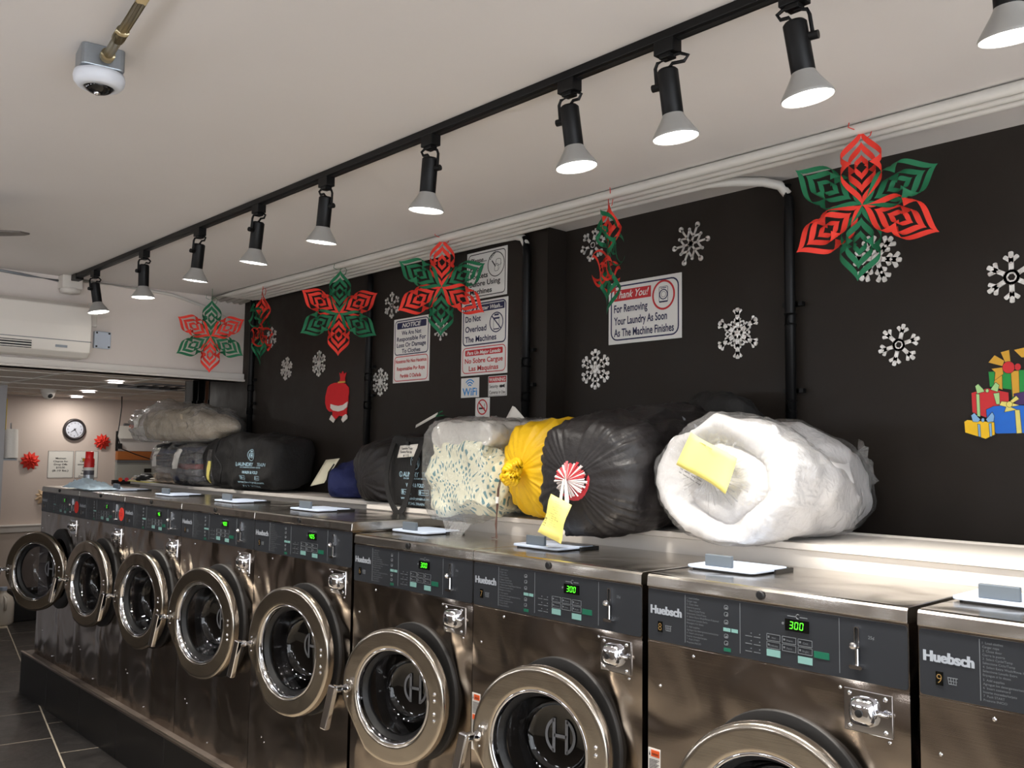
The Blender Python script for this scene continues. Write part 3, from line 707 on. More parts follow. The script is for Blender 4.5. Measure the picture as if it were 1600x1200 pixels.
MB().lathe([(.050, -.054), (.058, -.056), (.060, -.066), (.058, -.078), (.050, -.088), (.036, -.092), (.034, -.088)], (0, 0, 0), (0, 0, 1), 36, True, False).build('housing', mat('camera_white', (205, 208, 216), .4), t, smooth=True)
MB().sphere((0, 0, -.088), .033, 24, 12, (1, 1, .55)).build('dome', mat('smoked_dome', (12, 12, 14), .06), t, smooth=True)
MB().sphere((.004, -.004, -.104), .008, 10, 8).build('lens', M_chrome, t, smooth=True)
# ceiling fan: one blade tip reaches into the picture at the left
FC = Vector((-1.52, -1.35, ZC))
t = thing('ceiling_fan', 'ceiling fan with grey blades, one blade tip showing at the left edge', 'fan', FC)
MB().lathe([(.0005, 0), (.06, 0), (.06, -.03), (.015, -.04), (.015, -.09), (.09, -.10), (.10, -.14), (.08, -.19), (.0005, -.2)], (0, 0, 0), (0, 0, 1), 28).build('motor', mat('fan_grey', (92, 86, 80), .5), t, smooth=True)
a0 = math.atan2(.47, .52)
for k in range(4):
    a = a0+k*PI/2; u = Vector((math.cos(a), math.sin(a), 0)); v = Vector((-math.sin(a), math.cos(a), .12)).normalized()
    MB().prism([(.16, -.05), (.58, -.068), (.66, -.06), (.70, -.03), (.70, .03), (.66, .06), (.58, .068), (.16, .05)], (0, 0, -.16), u, v, (0, 0, .008)).build('blade', mat('fan_blade', (98, 92, 88), .5), t, bevel=.003)
    MB().prism([(.08, -.015), (.2, -.03), (.2, .03), (.08, .015)], (0, 0, -.166), u, v, (0, 0, .005)).build('blade_arm', M_lblack, t)

# junction box, cables and the split air conditioner on the header beam
t = thing('junction_box', 'white box at the left end of the black track', 'box', (-2.71, -.21, ZC))
MB().box(-.01, .08, -.055, .055, -.075, 0).build('case', M_acw, t, bevel=.006)
MB().lathe([(.052, -.075), (.055, -.085), (.05, -.10), (.0005, -.102)], (.035, 0, 0), (0, 0, 1), 24).build('sensor', M_acw, t, smooth=True)
MB().tube([(0, -.05, -.03), (0, -.22, -.022), (0, -.35, -.014), (0, -1.2, -.012)], .0075, 8).build('cable', M_galv, t, smooth=True)
t = thing('wall_cable', 'white cable running down the beam from track box to the corner', 'cable', (-2.712, -.15, ZC-.012))
MB().tube([(0, 0, 0), (0, .40, -.003), (0, .55, -.012), (0, .8, -.07), (0, .97, -.15), (0, 1.0, -.175)], .010, 8).build('sheath', M_pipew, t, smooth=True)
t = thing('air_conditioner', 'white wall-mounted air conditioner on the beam at the left', 'air conditioner', (-2.72, -.62, 2.26))
def acp(mb):
    P = [(0, -.15), (.16, -.15), (.205, -.125), (.215, -.07), (.215, .02), (.205, .13), (.17, .152), (0, .152)]
    mb.prism(P, (0, -.45, 0), X_, Z_, (0, .935, 0))
q = MB(); acp(q); q.build('body', M_acw, t, bevel=.006)
MB().box(.150, .2135, -.40, .18, -.122, -.080).build('air_outlet', M_rubber, t)
for k in range(3): MB().box(.165, .2165, -.40, .18, -.118+.014*k, -.113+.014*k).build('louver', M_acw, t)
MB().box(.207, .2165, .30, .36, -.105, -.092).build('display_window', M_galv, t)
MB().box(.205, .2160, -.45, .485, -.066, -.062).build('seam', M_pline, t)
t = thing('wall_box', 'small square white junction box right of the air conditioner', 'box', (-2.72, -.012, 2.237))
MB().box(0, .03, -.047, .047, -.05, .05).build('cover', mat('box_bluewhite', (196, 206, 220), .4), t, bevel=.006)
MB().box(.03, .033, -.04, -.03, -.045, -.035).box(.03, .033, .03, .04, -.045, -.035).box(.03, .033, -.04, -.03, .035, .045).box(.03, .033, .03, .04, .035, .045).build('screws', M_rubber, t)
t = thing('wall_box', 'beige cover strip on the beam above the small junction box', 'box', (-2.72, -.06, 2.33))
MB().box(0, .012, -.035, .02, -.02, .12).build('cover', M_acw, t, bevel=.01)

# ================================================================== PAPER STARS
DL = [.112, .076, .038, .006]
def petal(mb, phi, outer_front, d0=1.):
    u = Vector((math.cos(phi), 0, math.sin(phi))); v = Vector((-math.sin(phi), 0, math.cos(phi))); w = Vector((0, -1, 0))
    D = [q*d0 for q in DL]
    for i in range(3):
        d, di = D[i], D[i]-.60*(D[i]-D[i+1])
        A_, B_ = .50*d, .22*d
        side = (1 if i % 2 == 0 else -1)*(1 if outer_front else -1)
        N = 13
        for sg in (-1, 1):
            P = []
            for k in range(2*N+1):
                uu = d*(k/N-1); au = abs(uu)
                m0 = max(0, di-au); m1 = max(m0, d-au)
                row = []
                for q in range(4):
                    m = m0+(m1-m0)*q/3; f = .86*PI*min(1, m/d)**1.4
                    row.append(u*(D[0]+uu)+v*(sg*A_*math.sin(f))+w*(side*B_*(1-math.cos(f))))
                P.append(row)
            mb.grid(P)
def star(x, z, yaw, first, label, of=(0, 0, 0, 0, 0, 0), tilt=0, jit=0, roll=0, y=.655, hang=.026):
    t = thing('paper_star', label, 'paper star', (x, y, z), (R_(tilt), 0, R_(yaw)), group='red and green paper stars')
    for k in range(6):
        c = (k % 2 == 0) == (first == 'red')
        mb = MB(); petal(mb, PI/2-k*PI/3+R_(roll if k else 0)+R_(jit)*((-1)**k)*(k > 0), of[k])
        me = mb.mesh('petal', True); me.materials.append(M_red if c else M_green)
        o = bpy.data.objects.new('petal', me); COL.objects.link(o); o.parent = t
    r = MB(); top = .222
    r.tube([(0, 0, top-.01), (.002, 0, top+.012), (0, 0, top+hang)], .0016, 6)
    r.tube([(0, -.002, top+.004), (.02, -.01, top+.016), (.033, -.012, top+.002), (.026, -.010, top-.022), (.012, -.01, top-.03)], .0014, 6)
    r.tube([(0, -.002, top+.004), (-.018, -.01, top+.002), (-.034, -.012, top+.01), (-.030, -.010, top+.03)], .0014, 6)
    r.build('ribbon', M_red if first == 'red' else M_green, t)
star(-2.44, 2.291, 60, 'green', 'paper star farthest left, hanging in front of the white beam', (0, 1, 0, 0, 0, 1), y=.531, hang=.07)
star(-2.04, 2.319, 138, 'red', 'narrow paper star seen edge-on beside the white beam', (1, 0, 1, 0, 1, 0))
star(-1.199, 2.318, 56, 'green', 'paper star with a green top petal, above the red cutout', (0, 0, 1, 0, 1, 0))
star(-.354, 2.347, 50, 'red', 'paper star with red top petal, overlapping the Empty Pockets sign', (0, 0, 1, 0, 0, 1))
star(.629, 2.337, 122, 'red', 'paper star seen edge-on, left above the Thank You sign', (1, 1, 0, 1, 0, 1), jit=5)
star(1.6, 2.339, 22, 'red', 'nearest and largest paper star, over the snowflake at right', (1, 1, 1, 0, 0, 0), jit=4)

# ================================================================== SNOWFLAKES
def flake(x, z, r, kind, roll, label):
    y = YR if x > XJ else YL
    t = MB(); d = Vector((0, -.003, 0)); O = Vector((0, 0, 0))
    def bar(a, r0, r1, w, c=(0, 0), w1=None):
        u = Vector((math.cos(a), 0, math.sin(a))); v = Vector((-math.sin(a), 0, math.cos(a))); w1 = w if w1 is None else w1
        t.prism([(r0, -w), (r1-.35*w1, -w1), (r1, -w1*.5), (r1, w1*.5), (r1-.35*w1, w1), (r0, w)], Vector((c[0], 0, c[1])), u, v, d)
    if kind != 'ball':
        for k in range(6):
            a = R_(roll)+k*PI/3; ca, sa = math.cos(a), math.sin(a)
            bar(a, .18*r, r, .09*r)
            if kind == 'plain':
                for sg in (-1, 1): bar(a+sg*R_(52), 0, .33*r, .08*r, (.62*r*ca, .62*r*sa))
                for sg in (-1, 1): bar(a+sg*R_(120), 0, .27*r, .05*r, (.27*r*ca, .27*r*sa))
            elif kind == 'fern':
                for q, L_ in ((.74, .26), (.44, .2)):
                    for sg in (-1, 1): bar(a+sg*R_(45), 0, L_*r, .055*r, (q*r*ca, q*r*sa))
                b = a+PI/6; bar(b, .12*r, .56*r, .05*r)
                for sg in (-1, 1): bar(b+sg*R_(50), 0, .15*r, .05*r, (.40*r*math.cos(b), .40*r*math.sin(b)))
            else:
                for q, L_ in ((.66, .3), (.42, .22)):
                    for sg in (-1, 1): bar(a+sg*R_(55), 0, (L_+.05)*r, .085*r, (q*r*ca, q*r*sa))
        if kind == 'plain': t.band([(.27*r*math.cos(R_(roll)+PI/6+k*PI/3), .27*r*math.sin(R_(roll)+PI/6+k*PI/3)) for k in range(6)], .11*r, O, X_, Z_, d)
        else: t.prism([(.24*r*math.cos(R_(roll)+PI/6+k*PI/3), .24*r*math.sin(R_(roll)+PI/6+k*PI/3)) for k in range(6)], O, X_, Z_, d)
    else:
        for k in range(6):
            a = R_(roll)+k*PI/3; ca, sa = math.cos(a), math.sin(a)
            bar(a, 0, .86*r, .045*r); t.prism(circ(.88*r*ca, .88*r*sa, .125*r, 12), O, X_, Z_, d)
            b = a+PI/6; cb, sb = math.cos(b), math.sin(b)
            for sg in (-1, 1):
                p = Vector((.62*r*cb, .62*r*sb)); q = Vector((.34*r*math.cos(b+sg*PI/6), .34*r*math.sin(b+sg*PI/6))); e = q-p
                bar(math.atan2(e.y, e.x), 0, e.length, .045*r, (p.x, p.y))
            t.prism(circ(.66*r*cb, .66*r*sb, .075*r, 10), O, X_, Z_, d)
        t.prism(circ(0, 0, .16*r, 12), O, X_, Z_, d)
    tag(t.build('snowflake', M_flake, loc=(x, y-.001, z)), label, 'snowflake', 'silver snowflakes on the black wall')
for a in ((-2.34, 2.311, .066, 'plain', 90, 'silver snowflake half behind the edge-on star at far left'),
          (-2.142, 2.102, .072, 'leaf', 80, 'leftmost low silver snowflake, left of the red cutout'),
          (-1.766, 2.109, .076, 'leaf', 90, 'silver snowflake just up and left of the red cutout'),
          (-1.143, 1.971, .074, 'leaf', 90, 'silver snowflake low beside the notice sign'),
          (-1.056, 2.370, .070, 'plain', 90, 'small silver snowflake above the notice sign, between two stars'),
          (-.639, 2.205, .056, 'ball', 85, 'silver snowflake mostly hidden behind the star by the signs'),
          (.246, 2.498, .072, 'plain', 75, 'silver snowflake behind the edge-on star near the column'),
          (.265, 1.964, .086, 'leaf', 90, 'silver snowflake low on the wall beside the column, under the edge-on star'),
          (.752, 2.421, .088, 'ball', 66, 'round-tipped silver snowflake above the Thank You sign'),
          (.958, 2.055, .094, 'fern', 90, 'large ferny silver snowflake right of the Thank You sign'),
          (1.481, 2.252, .084, 'leaf', 50, 'silver snowflake behind the lower petals of the nearest star'),
          (1.549, 1.965, .068, 'plain', 75, 'silver snowflake alone on the wall under the nearest star'),
          (1.883, 2.138, .076, 'plain', 90, 'silver snowflake cut by the right edge')): flake(*a)

# ================================================================== SIGNS
def sign(x0, x1, z0, z1, label, wally):
    t = thing('wall_sign', label, 'sign', (x0, wally-.001, z0)); t['group'] = 'printed signs on the black wall'
    MB().box(0, x1-x0, -.003, 0, 0, z1-z0).build('plate', M_sign, t, bevel=.0008)
    return t
NN = -Y_; SY = -.0032
def fr(t, x0, x1, z0, z1, r, w, m, name='border'): 
    MB().band(rrect(x0, x1, z0, z1, r), w, (0, SY, 0), X_, Z_, (0, -.0003, 0)).build(name, m, t)
def bar_(t, x0, x1, z0, z1, r, m, name='header_bar'):
    MB().prism(rrect(x0, x1, z0, z1, r, 3), (0, SY, 0), X_, Z_, (0, -.0003, 0)).build(name, m, t)
def tx(t, lines, m, name='lettering', y=SY):
    mb = MB()
    for (s, x, z, h, w, al, kw) in lines: text(mb, s, (x, y, z), X_, Z_, h, w, al, n=NN, **kw)
    return mb.build(name, m, t)
K = dict(bold=.022); KB = dict(bold=.03, shear=.25)
# notice
t = sign(-1.030, -.727, 1.958, 2.289, 'tall sign reading NOTICE, blue above and red Spanish text below', YL)
fr(t, .010, .293, .142, .322, .022, .005, M_navy); fr(t, .010, .293, .008, .136, .022, .004, M_inkred)
bar_(t, .028, .275, .277, .311, .006, M_navy)
tx(t, [('NOTICE', .152, .284, .021, .16, 'c', KB)], M_sign, 'header_lettering', SY-.0004)
tx(t, [('We Are Not', .152, .245, .021, .165, 'c', K), ('Responsible For', .152, .214, .021, .245, 'c', K), ('Loss Or Damage', .152, .183, .021, .245, 'c', K), ('To Clothes', .152, .153, .020, .155, 'c', K)], M_navy)
tx(t, [('Nosotros No Nos Hacemos', .152, .101, .018, .26, 'c', K), ('Responsables Por Ropa', .152, .063, .018, .235, 'c', K), ('Perdida O Da\u00f1ada', .152, .026, .018, .175, 'c', K)], M_inkred, 'spanish_lettering')
# empty pockets
t = sign(-.449, -.168, 2.322, 2.546, 'topmost sign of the column reading Please Empty Pockets Before Using Machines', YL)
fr(t, .010, .271, .010, .214, .02, .004, M_ink)
tx(t, [('Please...', .025, .172, .022, .115, 'l', dict(bold=.02, shear=.25)), ('Empty', .025, .132, .024, .095, 'l', K), ('Pockets', .025, .096, .024, .125, 'l', K), ('Before Using', .022, .060, .024, .215, 'l', K), ('Machines', .025, .023, .024, .155, 'l', K)], M_ink)
MB().band(circ(.206, .148, .058), .004, (0, SY, 0), X_, Z_, (0, -.0003, 0)).build('ring', M_ink, t)
pc = MB(); text(pc, 'Look!', (.166, SY, .172), Vector((.8, 0, .6)), Vector((-.6, 0, .8)), .015, .05, n=NN, bold=.015)
pc.band(rrect(.196, .222, .115, .150, .006), .002, (0, SY, 0), X_, Z_, (0, -.0003, 0)); pc.band(rrect(.204, .240, .140, .172, .012), .002, (0, SY, 0), X_, Z_, (0, -.0003, 0))
pc.prism([(.175, .166), (.180, .169), (.205, .140), (.200, .136)], (0, SY, 0), X_, Z_, (0, -.0003, 0)); pc.prism([(.225, .12), (.2265, .12), (.2445, .15), (.243, .15)], (0, SY, 0), X_, Z_, (0, -.0003, 0))
pc.build('pictogram', M_ink, t)
# better wash
t = sign(-.481, -.159, 1.965, 2.311, 'tall sign reading For A Better Wash, Do Not Overload The Machines', YL)
fr(t, .010, .312, .140, .337, .024, .006, M_navy); fr(t, .010, .312, .010, .132, .024, .004, M_inkred)
bar_(t, .022, .300, .295, .327, .004, M_navy); bar_(t, .030, .292, .092, .120, .006, M_inkred, 'spanish_bar')
tx(t, [('For A Better Wash...', .161, .302, .018, .255, 'c', KB)], M_sign, 'header_lettering', SY-.0004)
tx(t, [('Do Not', .028, .253, .027, .110, 'l', K), ('Overload', .028, .205, .027, .150, 'l', K), ('The Machines', .028, .157, .027, .220, 'l', K)], M_navy)
tx(t, [('Para Un Mejor Lavado', .161, .098, .016, .235, 'c', KB)], M_sign, 'spanish_bar_lettering', SY-.0004)
tx(t, [('No Sobre Cargue', .161, .058, .022, .265, 'c', K), ('Las Maquinas', .161, .022, .022, .205, 'c', K)], M_inkred, 'spanish_lettering')
pc = MB(); pc.band(circ(.246, .236, .047), .005, (0, SY, 0), X_, Z_, (0, -.0003, 0)); pc.band(rrect(.226, .266, .205, .252, .003, 2), .002, (0, SY, 0), X_, Z_, (0, -.0003, 0)); pc.box(.226, .268, SY-.0003, SY, .252, .258); pc.box(.232, .262, SY-.0003, SY, .266, .274); pc.box(.226, .266, SY-.0003, SY, .202, .207)
pc.prism([(.211, .266), (.215, .270), (.281, .206), (.277, .202)], (0, SY, 0), X_, Z_, (0, -.0005, 0)); pc.build('pictogram', M_navy, t)
# wifi
t = sign(-.478, -.349, 1.863, 1.955, 'small white sign reading WiFi in blue with signal arcs', YL)
tx(t, [('WiFi', .0645, .010, .034, .105, 'c', K)], M_blue)
pc = MB()
for r in (.010, .022, .034):
    A = [R_(40)+R_(100)*k/10 for k in range(11)]
    P = [(.0645+r*math.cos(a), .046+r*math.sin(a)) for a in A]+[(.0645+(r+.006)*math.cos(a), .046+(r+.006)*math.sin(a)) for a in A[::-1]]
    n = len(P)//2
    for k in range(n-1): pc.prism([P[k], P[k+1], P[-2-k], P[-1-k]], (0, SY, 0), X_, Z_, (0, -.0003, 0))
pc.build('signal_arcs', M_blue, t)
# security warning
t = sign(-.285, -.160, 1.863, 1.955, 'small sign headed WARNING in red about security cameras', YL)
bar_(t, .004, .121, .062, .089, .001, M_inkred)
tx(t, [('WARNING', .0625, .067, .016, .11, 'c', K)], M_sign, 'header_lettering', SY-.0004)
tx(t, [('Security', .010, .037, .016, .058, 'l', dict(bold=.005)), ('Cameras in Use', .010, .010, .016, .105, 'l', dict(bold=.005))], M_ink)
MB().prism(rrect(.078, .100, .038, .050, .004, 3), (0, SY, 0), X_, Z_, (0, -.0003, 0)).prism([(.100, .041), (.112, .036), (.112, .054), (.100, .048)], (0, SY, 0), X_, Z_, (0, -.0003, 0)).build('pictogram', M_ink, t)
fr(t, .003, .122, .003, .089, .002, .0015, M_ink)
# no smoking
t = sign(-.372, -.274, 1.74, 1.859, 'small no smoking sign with crossed cigarette, lowest of the signs', YL)
MB().band(circ(.049, .076, .036), .006, (0, SY, 0), X_, Z_, (0, -.0005, 0)).prism([(.022, .097), (.027, .102), (.077, .056), (.072, .051)], (0, SY, 0), X_, Z_, (0, -.0006, 0)).build('red_ring', M_inkred, t)
MB().box(.026, .058, SY-.0003, SY, .066, .074).box(.060, .066, SY-.0003, SY, .066, .074).box(.063, .066, SY-.0003, SY, .078, .092).build('cigarette', M_ink, t)
bar_(t, 0.004, .094, .004, .030, .001, M_ink)
tx(t, [('NO SMOKING', .049, .012, .011, .078, 'c', K)], M_sign, 'header_lettering', SY-.0004)
# thank you
t = sign(.338, .709, 2.060, 2.316, 'large Thank You sign on the black wall, about removing laundry', YR)
fr(t, .012, .359, .014, .243, .035, .006, M_navy)
bar_(t, .030, .222, .178, .224, .001, M_inkred)
tx(t, [('Thank You!', .126, .189, .029, .172, 'c', dict(bold=.012, shear=.38))], M_sign, 'header_lettering', SY-.0004)
tx(t, [('For Removing', .030, .131, .031, .175, 'l', K), ('Your Laundry As Soon', .030, .080, .031, .272, 'l', K), ('As The Machine Finishes', .030, .031, .031, .305, 'l', K)], M_navy)
MB().band(circ(.284, .178, .056, 36, .060), .008, (0, SY, 0), X_, Z_, (0, -.0003, 0)).build('red_ring', M_inkred, t)
MB().band(rrect(.262, .306, .148, .212, .006), .002, (0, SY, 0), X_, Z_, (0, -.0003, 0)).band(circ(.284, .180, .021, 24), .004, (0, SY, 0), X_, Z_, (0, -.0003, 0)).band(circ(.284, .180, .012, 20), .0015, (0, SY, 0), X_, Z_, (0, -.0003, 0)).box(.264, .304, SY-.0003, SY, .148, .154).box(.270, .298, SY-.0003, SY, .204, .207).build('washer_pictogram', M_navy, t)

# red and white felt cutout
t = thing('felt_cutout', 'red felt cutout of a bulging sack with white fur bands on the black wall', 'decoration', (-1.55, YL-.001, 1.725))
def cut(P, m, name, y0=0, th=.004):
    sx = .27/470; sz = .325/1000
    MB().prism([((a-530)*sx, (1110-b)*sz) for a, b in P], (0, -y0, 0), X_, Z_, (0, -th, 0)).build(name, m, t)
M_felt = mat('felt_red', (200, 28, 34), .85, var=.06, vscale=40); M_feltw = mat('felt_white', (214, 208, 200), .85)
cut([(340, 360), (390, 320), (460, 300), (540, 300), (600, 310), (660, 330), (715, 400), (720, 480), (710, 560), (712, 640), (700, 720), (690, 800), (695, 850), (640, 890), (560, 870), (500, 930), (440, 870), (440, 795), (380, 795), (330, 740), (300, 640), (300, 540), (320, 440)], M_felt, 'sack')
cut([(410, 665), (480, 690), (550, 705), (630, 695), (712, 640), (705, 730), (640, 780), (550, 800), (460, 780), (410, 735)], M_feltw, 'fur_band', .004)
cut([(430, 855), (500, 935), (470, 990), (395, 930)], M_feltw, 'fur_cuff', .004); cut([(690, 850), (715, 880), (710, 930), (640, 990), (612, 940), (640, 880)], M_feltw, 'fur_cuff', .004)
cut([(545, 130), (575, 160), (600, 110), (625, 160), (665, 140), (640, 230), (650, 300), (600, 315), (545, 300), (565, 230)], M_felt, 'tied_neck')
cut([(535, 285), (655, 285), (658, 312), (532, 312)], mat('felt_gold', (196, 160, 70), .8), 'neck_tie', .004)

# gift pile decal at the right
t = thing('gift_decal', 'flat wall decal of a pile of wrapped gift boxes at the right edge', 'decal', (1.742, YR-.0008, 1.707))
def gp(P): return [((1420+a/6.667-1508)*.001745, -(520+b/6.667-665)*.001846) for a, b in P]
GC = {'red': (205, 34, 40), 'green': (14, 146, 58), 'blue': (8, 104, 208), 'gold': (212, 160, 42), 'yellow': (246, 196, 14), 'pale': (168, 212, 140), 'sky': (130, 178, 222), 'lemon': (228, 214, 112), 'purple': (66, 34, 96), 'ink': (16, 16, 18)}
def gpoly(P, c, lay, name):
    y = -.0004*lay
    MB().prism(gp(P), (0, y, 0), X_, Z_, (0, -.0004, 0)).build(name, mat('decal_'+c, GC[c], .45, var=.06, vscale=60), t)
    if c != 'ink':
        A = gp(P); ar = sum(A[i-1][0]*A[i][1]-A[i][0]*A[i-1][1] for i in range(len(A)))
        if ar < 0: A = A[::-1]
        MB().band(A, .0011, (0, y-.0004, 0), X_, Z_, (0, -.0002, 0)).build('outline', mat('decal_ink', GC['ink'], .5), t)
gpoly([(852, 395), (1290, 395), (1290, 700), (1090, 705), (1085, 600), (862, 560)], 'green', 1, 'green_box')
gpoly([(925, 395), (1000, 430), (1000, 600), (905, 560)], 'gold', 2, 'ribbon'); gpoly([(1085, 400), (1172, 400), (1172, 640), (1096, 680)], 'gold', 2, 'ribbon')
gpoly([(852, 300), (925, 220), (1030, 290), (1005, 350)], 'gold', 3, 'bow_loop'); gpoly([(880, 365), (1005, 355), (1015, 430), (915, 500), (925, 410)], 'gold', 3, 'bow_loop'); gpoly([(985, 195), (1080, 175), (1092, 310), (1030, 310)], 'gold', 3, 'bow_loop'); gpoly([(1120, 180), (1300, 150), (1300, 270), (1200, 270)], 'gold', 3, 'bow_loop')
gpoly([(1067+66*math.cos(2*PI*k/18), 363+66*math.sin(2*PI*k/18)) for k in range(18)], 'red', 4, 'bauble'); gpoly([(1160+36*math.cos(2*PI*k/14), 363+40*math.sin(2*PI*k/14)) for k in range(14)], 'red', 4, 'bauble')
gpoly([(1110, 640), (1300, 610), (1300, 760), (1120, 760)], 'purple', 3, 'purple_box')
gpoly([(666, 615), (840, 570), (1062, 625), (1066, 790), (826, 890), (672, 830)], 'red', 5, 'red_box')
gpoly([(718, 625), (758, 632), (762, 880), (724, 868)], 'pale', 6, 'ribbon'); gpoly([(900, 630), (968, 622), (970, 750), (930, 750)], 'pale', 6, 'ribbon')
gpoly([(710, 545), (745, 520), (800, 580), (815, 610), (730, 630)], 'pale', 7, 'bow_loop'); gpoly([(870, 590), (930, 510), (970, 545), (950, 620)], 'pale', 7, 'bow_loop'); gpoly([(840+20*math.cos(2*PI*k/12), 600+22*math.sin(2*PI*k/12)) for k in range(12)], 'pale', 8, 'bow_knot')
gpoly([(822, 800), (900, 765), (1060, 755), (1300, 770), (1300, 1055), (920, 1060), (826, 900)], 'blue', 8, 'blue_box')
gpoly([(1118, 810), (1172, 810), (1188, 1056), (1130, 1060)], 'lemon', 9, 'ribbon')
gpoly([(960, 760), (985, 715), (1065, 725), (1140, 660), (1172, 700), (1105, 740), (1178, 765), (1085, 780), (1150, 812), (1010, 835), (1030, 780)], 'lemon', 10, 'bow_loop'); gpoly([(1068+34*math.cos(2*PI*k/12), 752+34*math.sin(2*PI*k/12)) for k in range(12)], 'lemon', 11, 'bow_knot')
gpoly([(585, 925), (620, 905), (910, 935), (914, 1070), (812, 1115), (592, 1045)], 'yellow', 12, 'yellow_box')
gpoly([(730, 950), (760, 958), (766, 1098), (736, 1088)], 'sky', 13, 'ribbon'); gpoly([(848, 950), (880, 942), (884, 1084), (856, 1094)], 'sky', 13, 'ribbon')
gpoly([(662, 860), (700, 830), (765, 905), (740, 935), (680, 930)], 'sky', 14, 'bow_loop'); gpoly([(820, 905), (890, 825), (915, 870), (905, 930), (840, 940)], 'sky', 14, 'bow_loop'); gpoly([(790+20*math.cos(2*PI*k/12), 912+24*math.sin(2*PI*k/12)) for k in range(12)], 'sky', 15, 'bow_knot')

# ================================================================== BAGS ON THE SHELF
def fbm(p, f, o=3):
    return sum(noise.noise(Vector(p)*f*(2**k)+Vector((3.1*k, 1.7*k, .3)))*.5**k for k in range(o))
def ridge(p, f):
    return 1-abs(noise.noise(Vector(p)*f))*2
def sack(F, B, hw, hh, prof, ex=2.4, pleats=22, pamp=.05, plen=.35, lump=.02, lf=5, crease=.010, cf_=14, seed=0, floor=None, nr=90, ns=120, bpl=0., sag=0., roll=0.):
    """cloth sack as a swept superellipse; prof = list of (axial position 0..1, radial scale); pleats gather at the front tie"""
    F = Vector(F); B = Vector(B); ax = B-F; L_ = ax.length; a = ax.normalized()
    s = a.cross(Z_).normalized(); z = s.cross(a).normalized()
    # resample profile by arc length
    pts = [Vector((p*L_, r*hw)) for p, r in prof]; seg = [(pts[i+1]-pts[i]).length for i in range(len(pts)-1)]; tot = sum(seg)
    P = []
    rr = random.Random(seed); ph = [rr.uniform(0, 6.28) for _ in range(8)]; am = [rr.uniform(.4, 1) for _ in range(8)]
    for i in range(nr+1):
        d = tot*i/nr; k = 0
        while k < len(seg)-1 and d > seg[k]: d -= seg[k]; k += 1
        f = min(1, d/seg[k]) if seg[k] else 0
        q0 = pts[max(0, k-1)]; q1 = pts[k]; q2 = pts[k+1]; q3 = pts[min(len(pts)-1, k+2)]
        c = .5*((2*q1)+(q2-q0)*f+(2*q0-5*q1+4*q2-q3)*f*f+(3*q1-q0-3*q2+q3)*f*f*f)
        t = c.x/L_; r = max(0.002, c.y/hw)
        al = tot*i/nr  # arc length from the tie
        row = []
        for j in range(ns):
            th = 2*PI*j/ns+roll; co, si = math.cos(th), math.sin(th)
            cx_ = math.copysign(abs(co)**(2/ex), co); sx_ = math.copysign(abs(si)**(2/ex), si)
            e = math.exp(-(al/(plen*tot))**1.5)
            w = 0
            for q, n in enumerate((pleats, int(pleats*.62), int(pleats*1.4))):
                w += am[q]*(1-2*abs(math.sin(n*th/2+ph[q]+.9*fbm((co*2, si*2, al*4+seed), 1, 2))))/(1+q*.6)
            amp = pamp*e*(.25+min(1, al/(.06*tot)))/1.25
            eb = math.exp(-((tot-al)/(.18*tot))**2); amp += bpl*eb
            rad = 1+amp*w
            p = F+a*(t*L_)+s*(hw*r*rad*cx_)+z*(hh*r*rad*sx_)
            nrm = (s*cx_+z*sx_)
            env = min(1, r*1.2)
            nn = fbm(p+Vector((seed*3.3, 0, 0)), lf, 3)*lump + (ridge(p+Vector((seed, seed*2, 0))+Vector((0, 0, fbm(p, 3)*.1)), cf_)-.6)*crease
            p = p+nrm*(nn*env)+a*(fbm(p+Vector((0, 9, seed)), lf*1.3, 2)*lump*.5*env)
            if floor:
                zf = floor(p)
                if p.z < zf+.02: p.z = max(zf+.001, zf+.02*math.exp((p.z-zf-.02)/.05)*.5 if p.z < zf else zf+.010+(p.z-zf)*.5)
            row.append(p)
        P.append(row)
    return P
def shelf_floor(front):
    def f(p):
        if p.y > front: return ZS
        return max(1.313, ZS-(front-p.y)*.32)
    return f
def bagmesh(name, P, m, parent, loc, capf=True, extra=None):
    mb = MB(); L = Vector(loc); ns = len(P[0])
    mb.grid([[p-L for p in r] for r in P], True)
    n0 = len(mb.v)
    for ri, row in ((0, P[0]), (len(P)-1, P[-1])):
        c = sum(row, Vector())/ns-L; mb.v.append(tuple(c)); ci = len(mb.v)-1
        for j in range(ns): mb.f.append((ci, ri*ns+(j+1) % ns, ri*ns+j)); mb.m.append(0)
    me = mb.mesh(name, True); me.materials.append(m)
    o = link(name, me, parent)
    bv = BVHTree.FromPolygons([Vector(v)+L for v in mb.v], mb.f)
    return o, bv
def onto(mb, bv, d, off=.002, back=.6, keep=.5, origin=None):
    """lay a flat print on the surface it faces"""
    d = Vector(d).normalized(); L = origin or Vector()
    nv = []
    for p in mb.v:
        q = Vector(p); h = bv.ray_cast(q-d*back, d, back+keep)
        nv.append(tuple((h[0] if h[0] is not None else q)-d*off-L))
    mb.v = nv; return mb
def subd(poly, o, u, v, n=8):
    """quad card as a fine grid from 4 corners given in (a,b)"""
    o = Vector(o); A, B, C_, D_ = [o+a*Vector(u)+b*Vector(v) for a, b in poly]
    return [[(A*(1-i/n)+D_*(i/n))*(1-j/n)+(B*(1-i/n)+C_*(i/n))*(j/n) for j in range(n+1)] for i in range(n+1)]
def card(name, P, m, parent, L, th=.0008):
    mb = MB(); mb.grid([[p-Vector(L) for p in r] for r in P]); o = mb.build(name, m, parent, smooth=True)
    s = o.modifiers.new('solid', 'SOLIDIFY'); s.thickness = th; return o
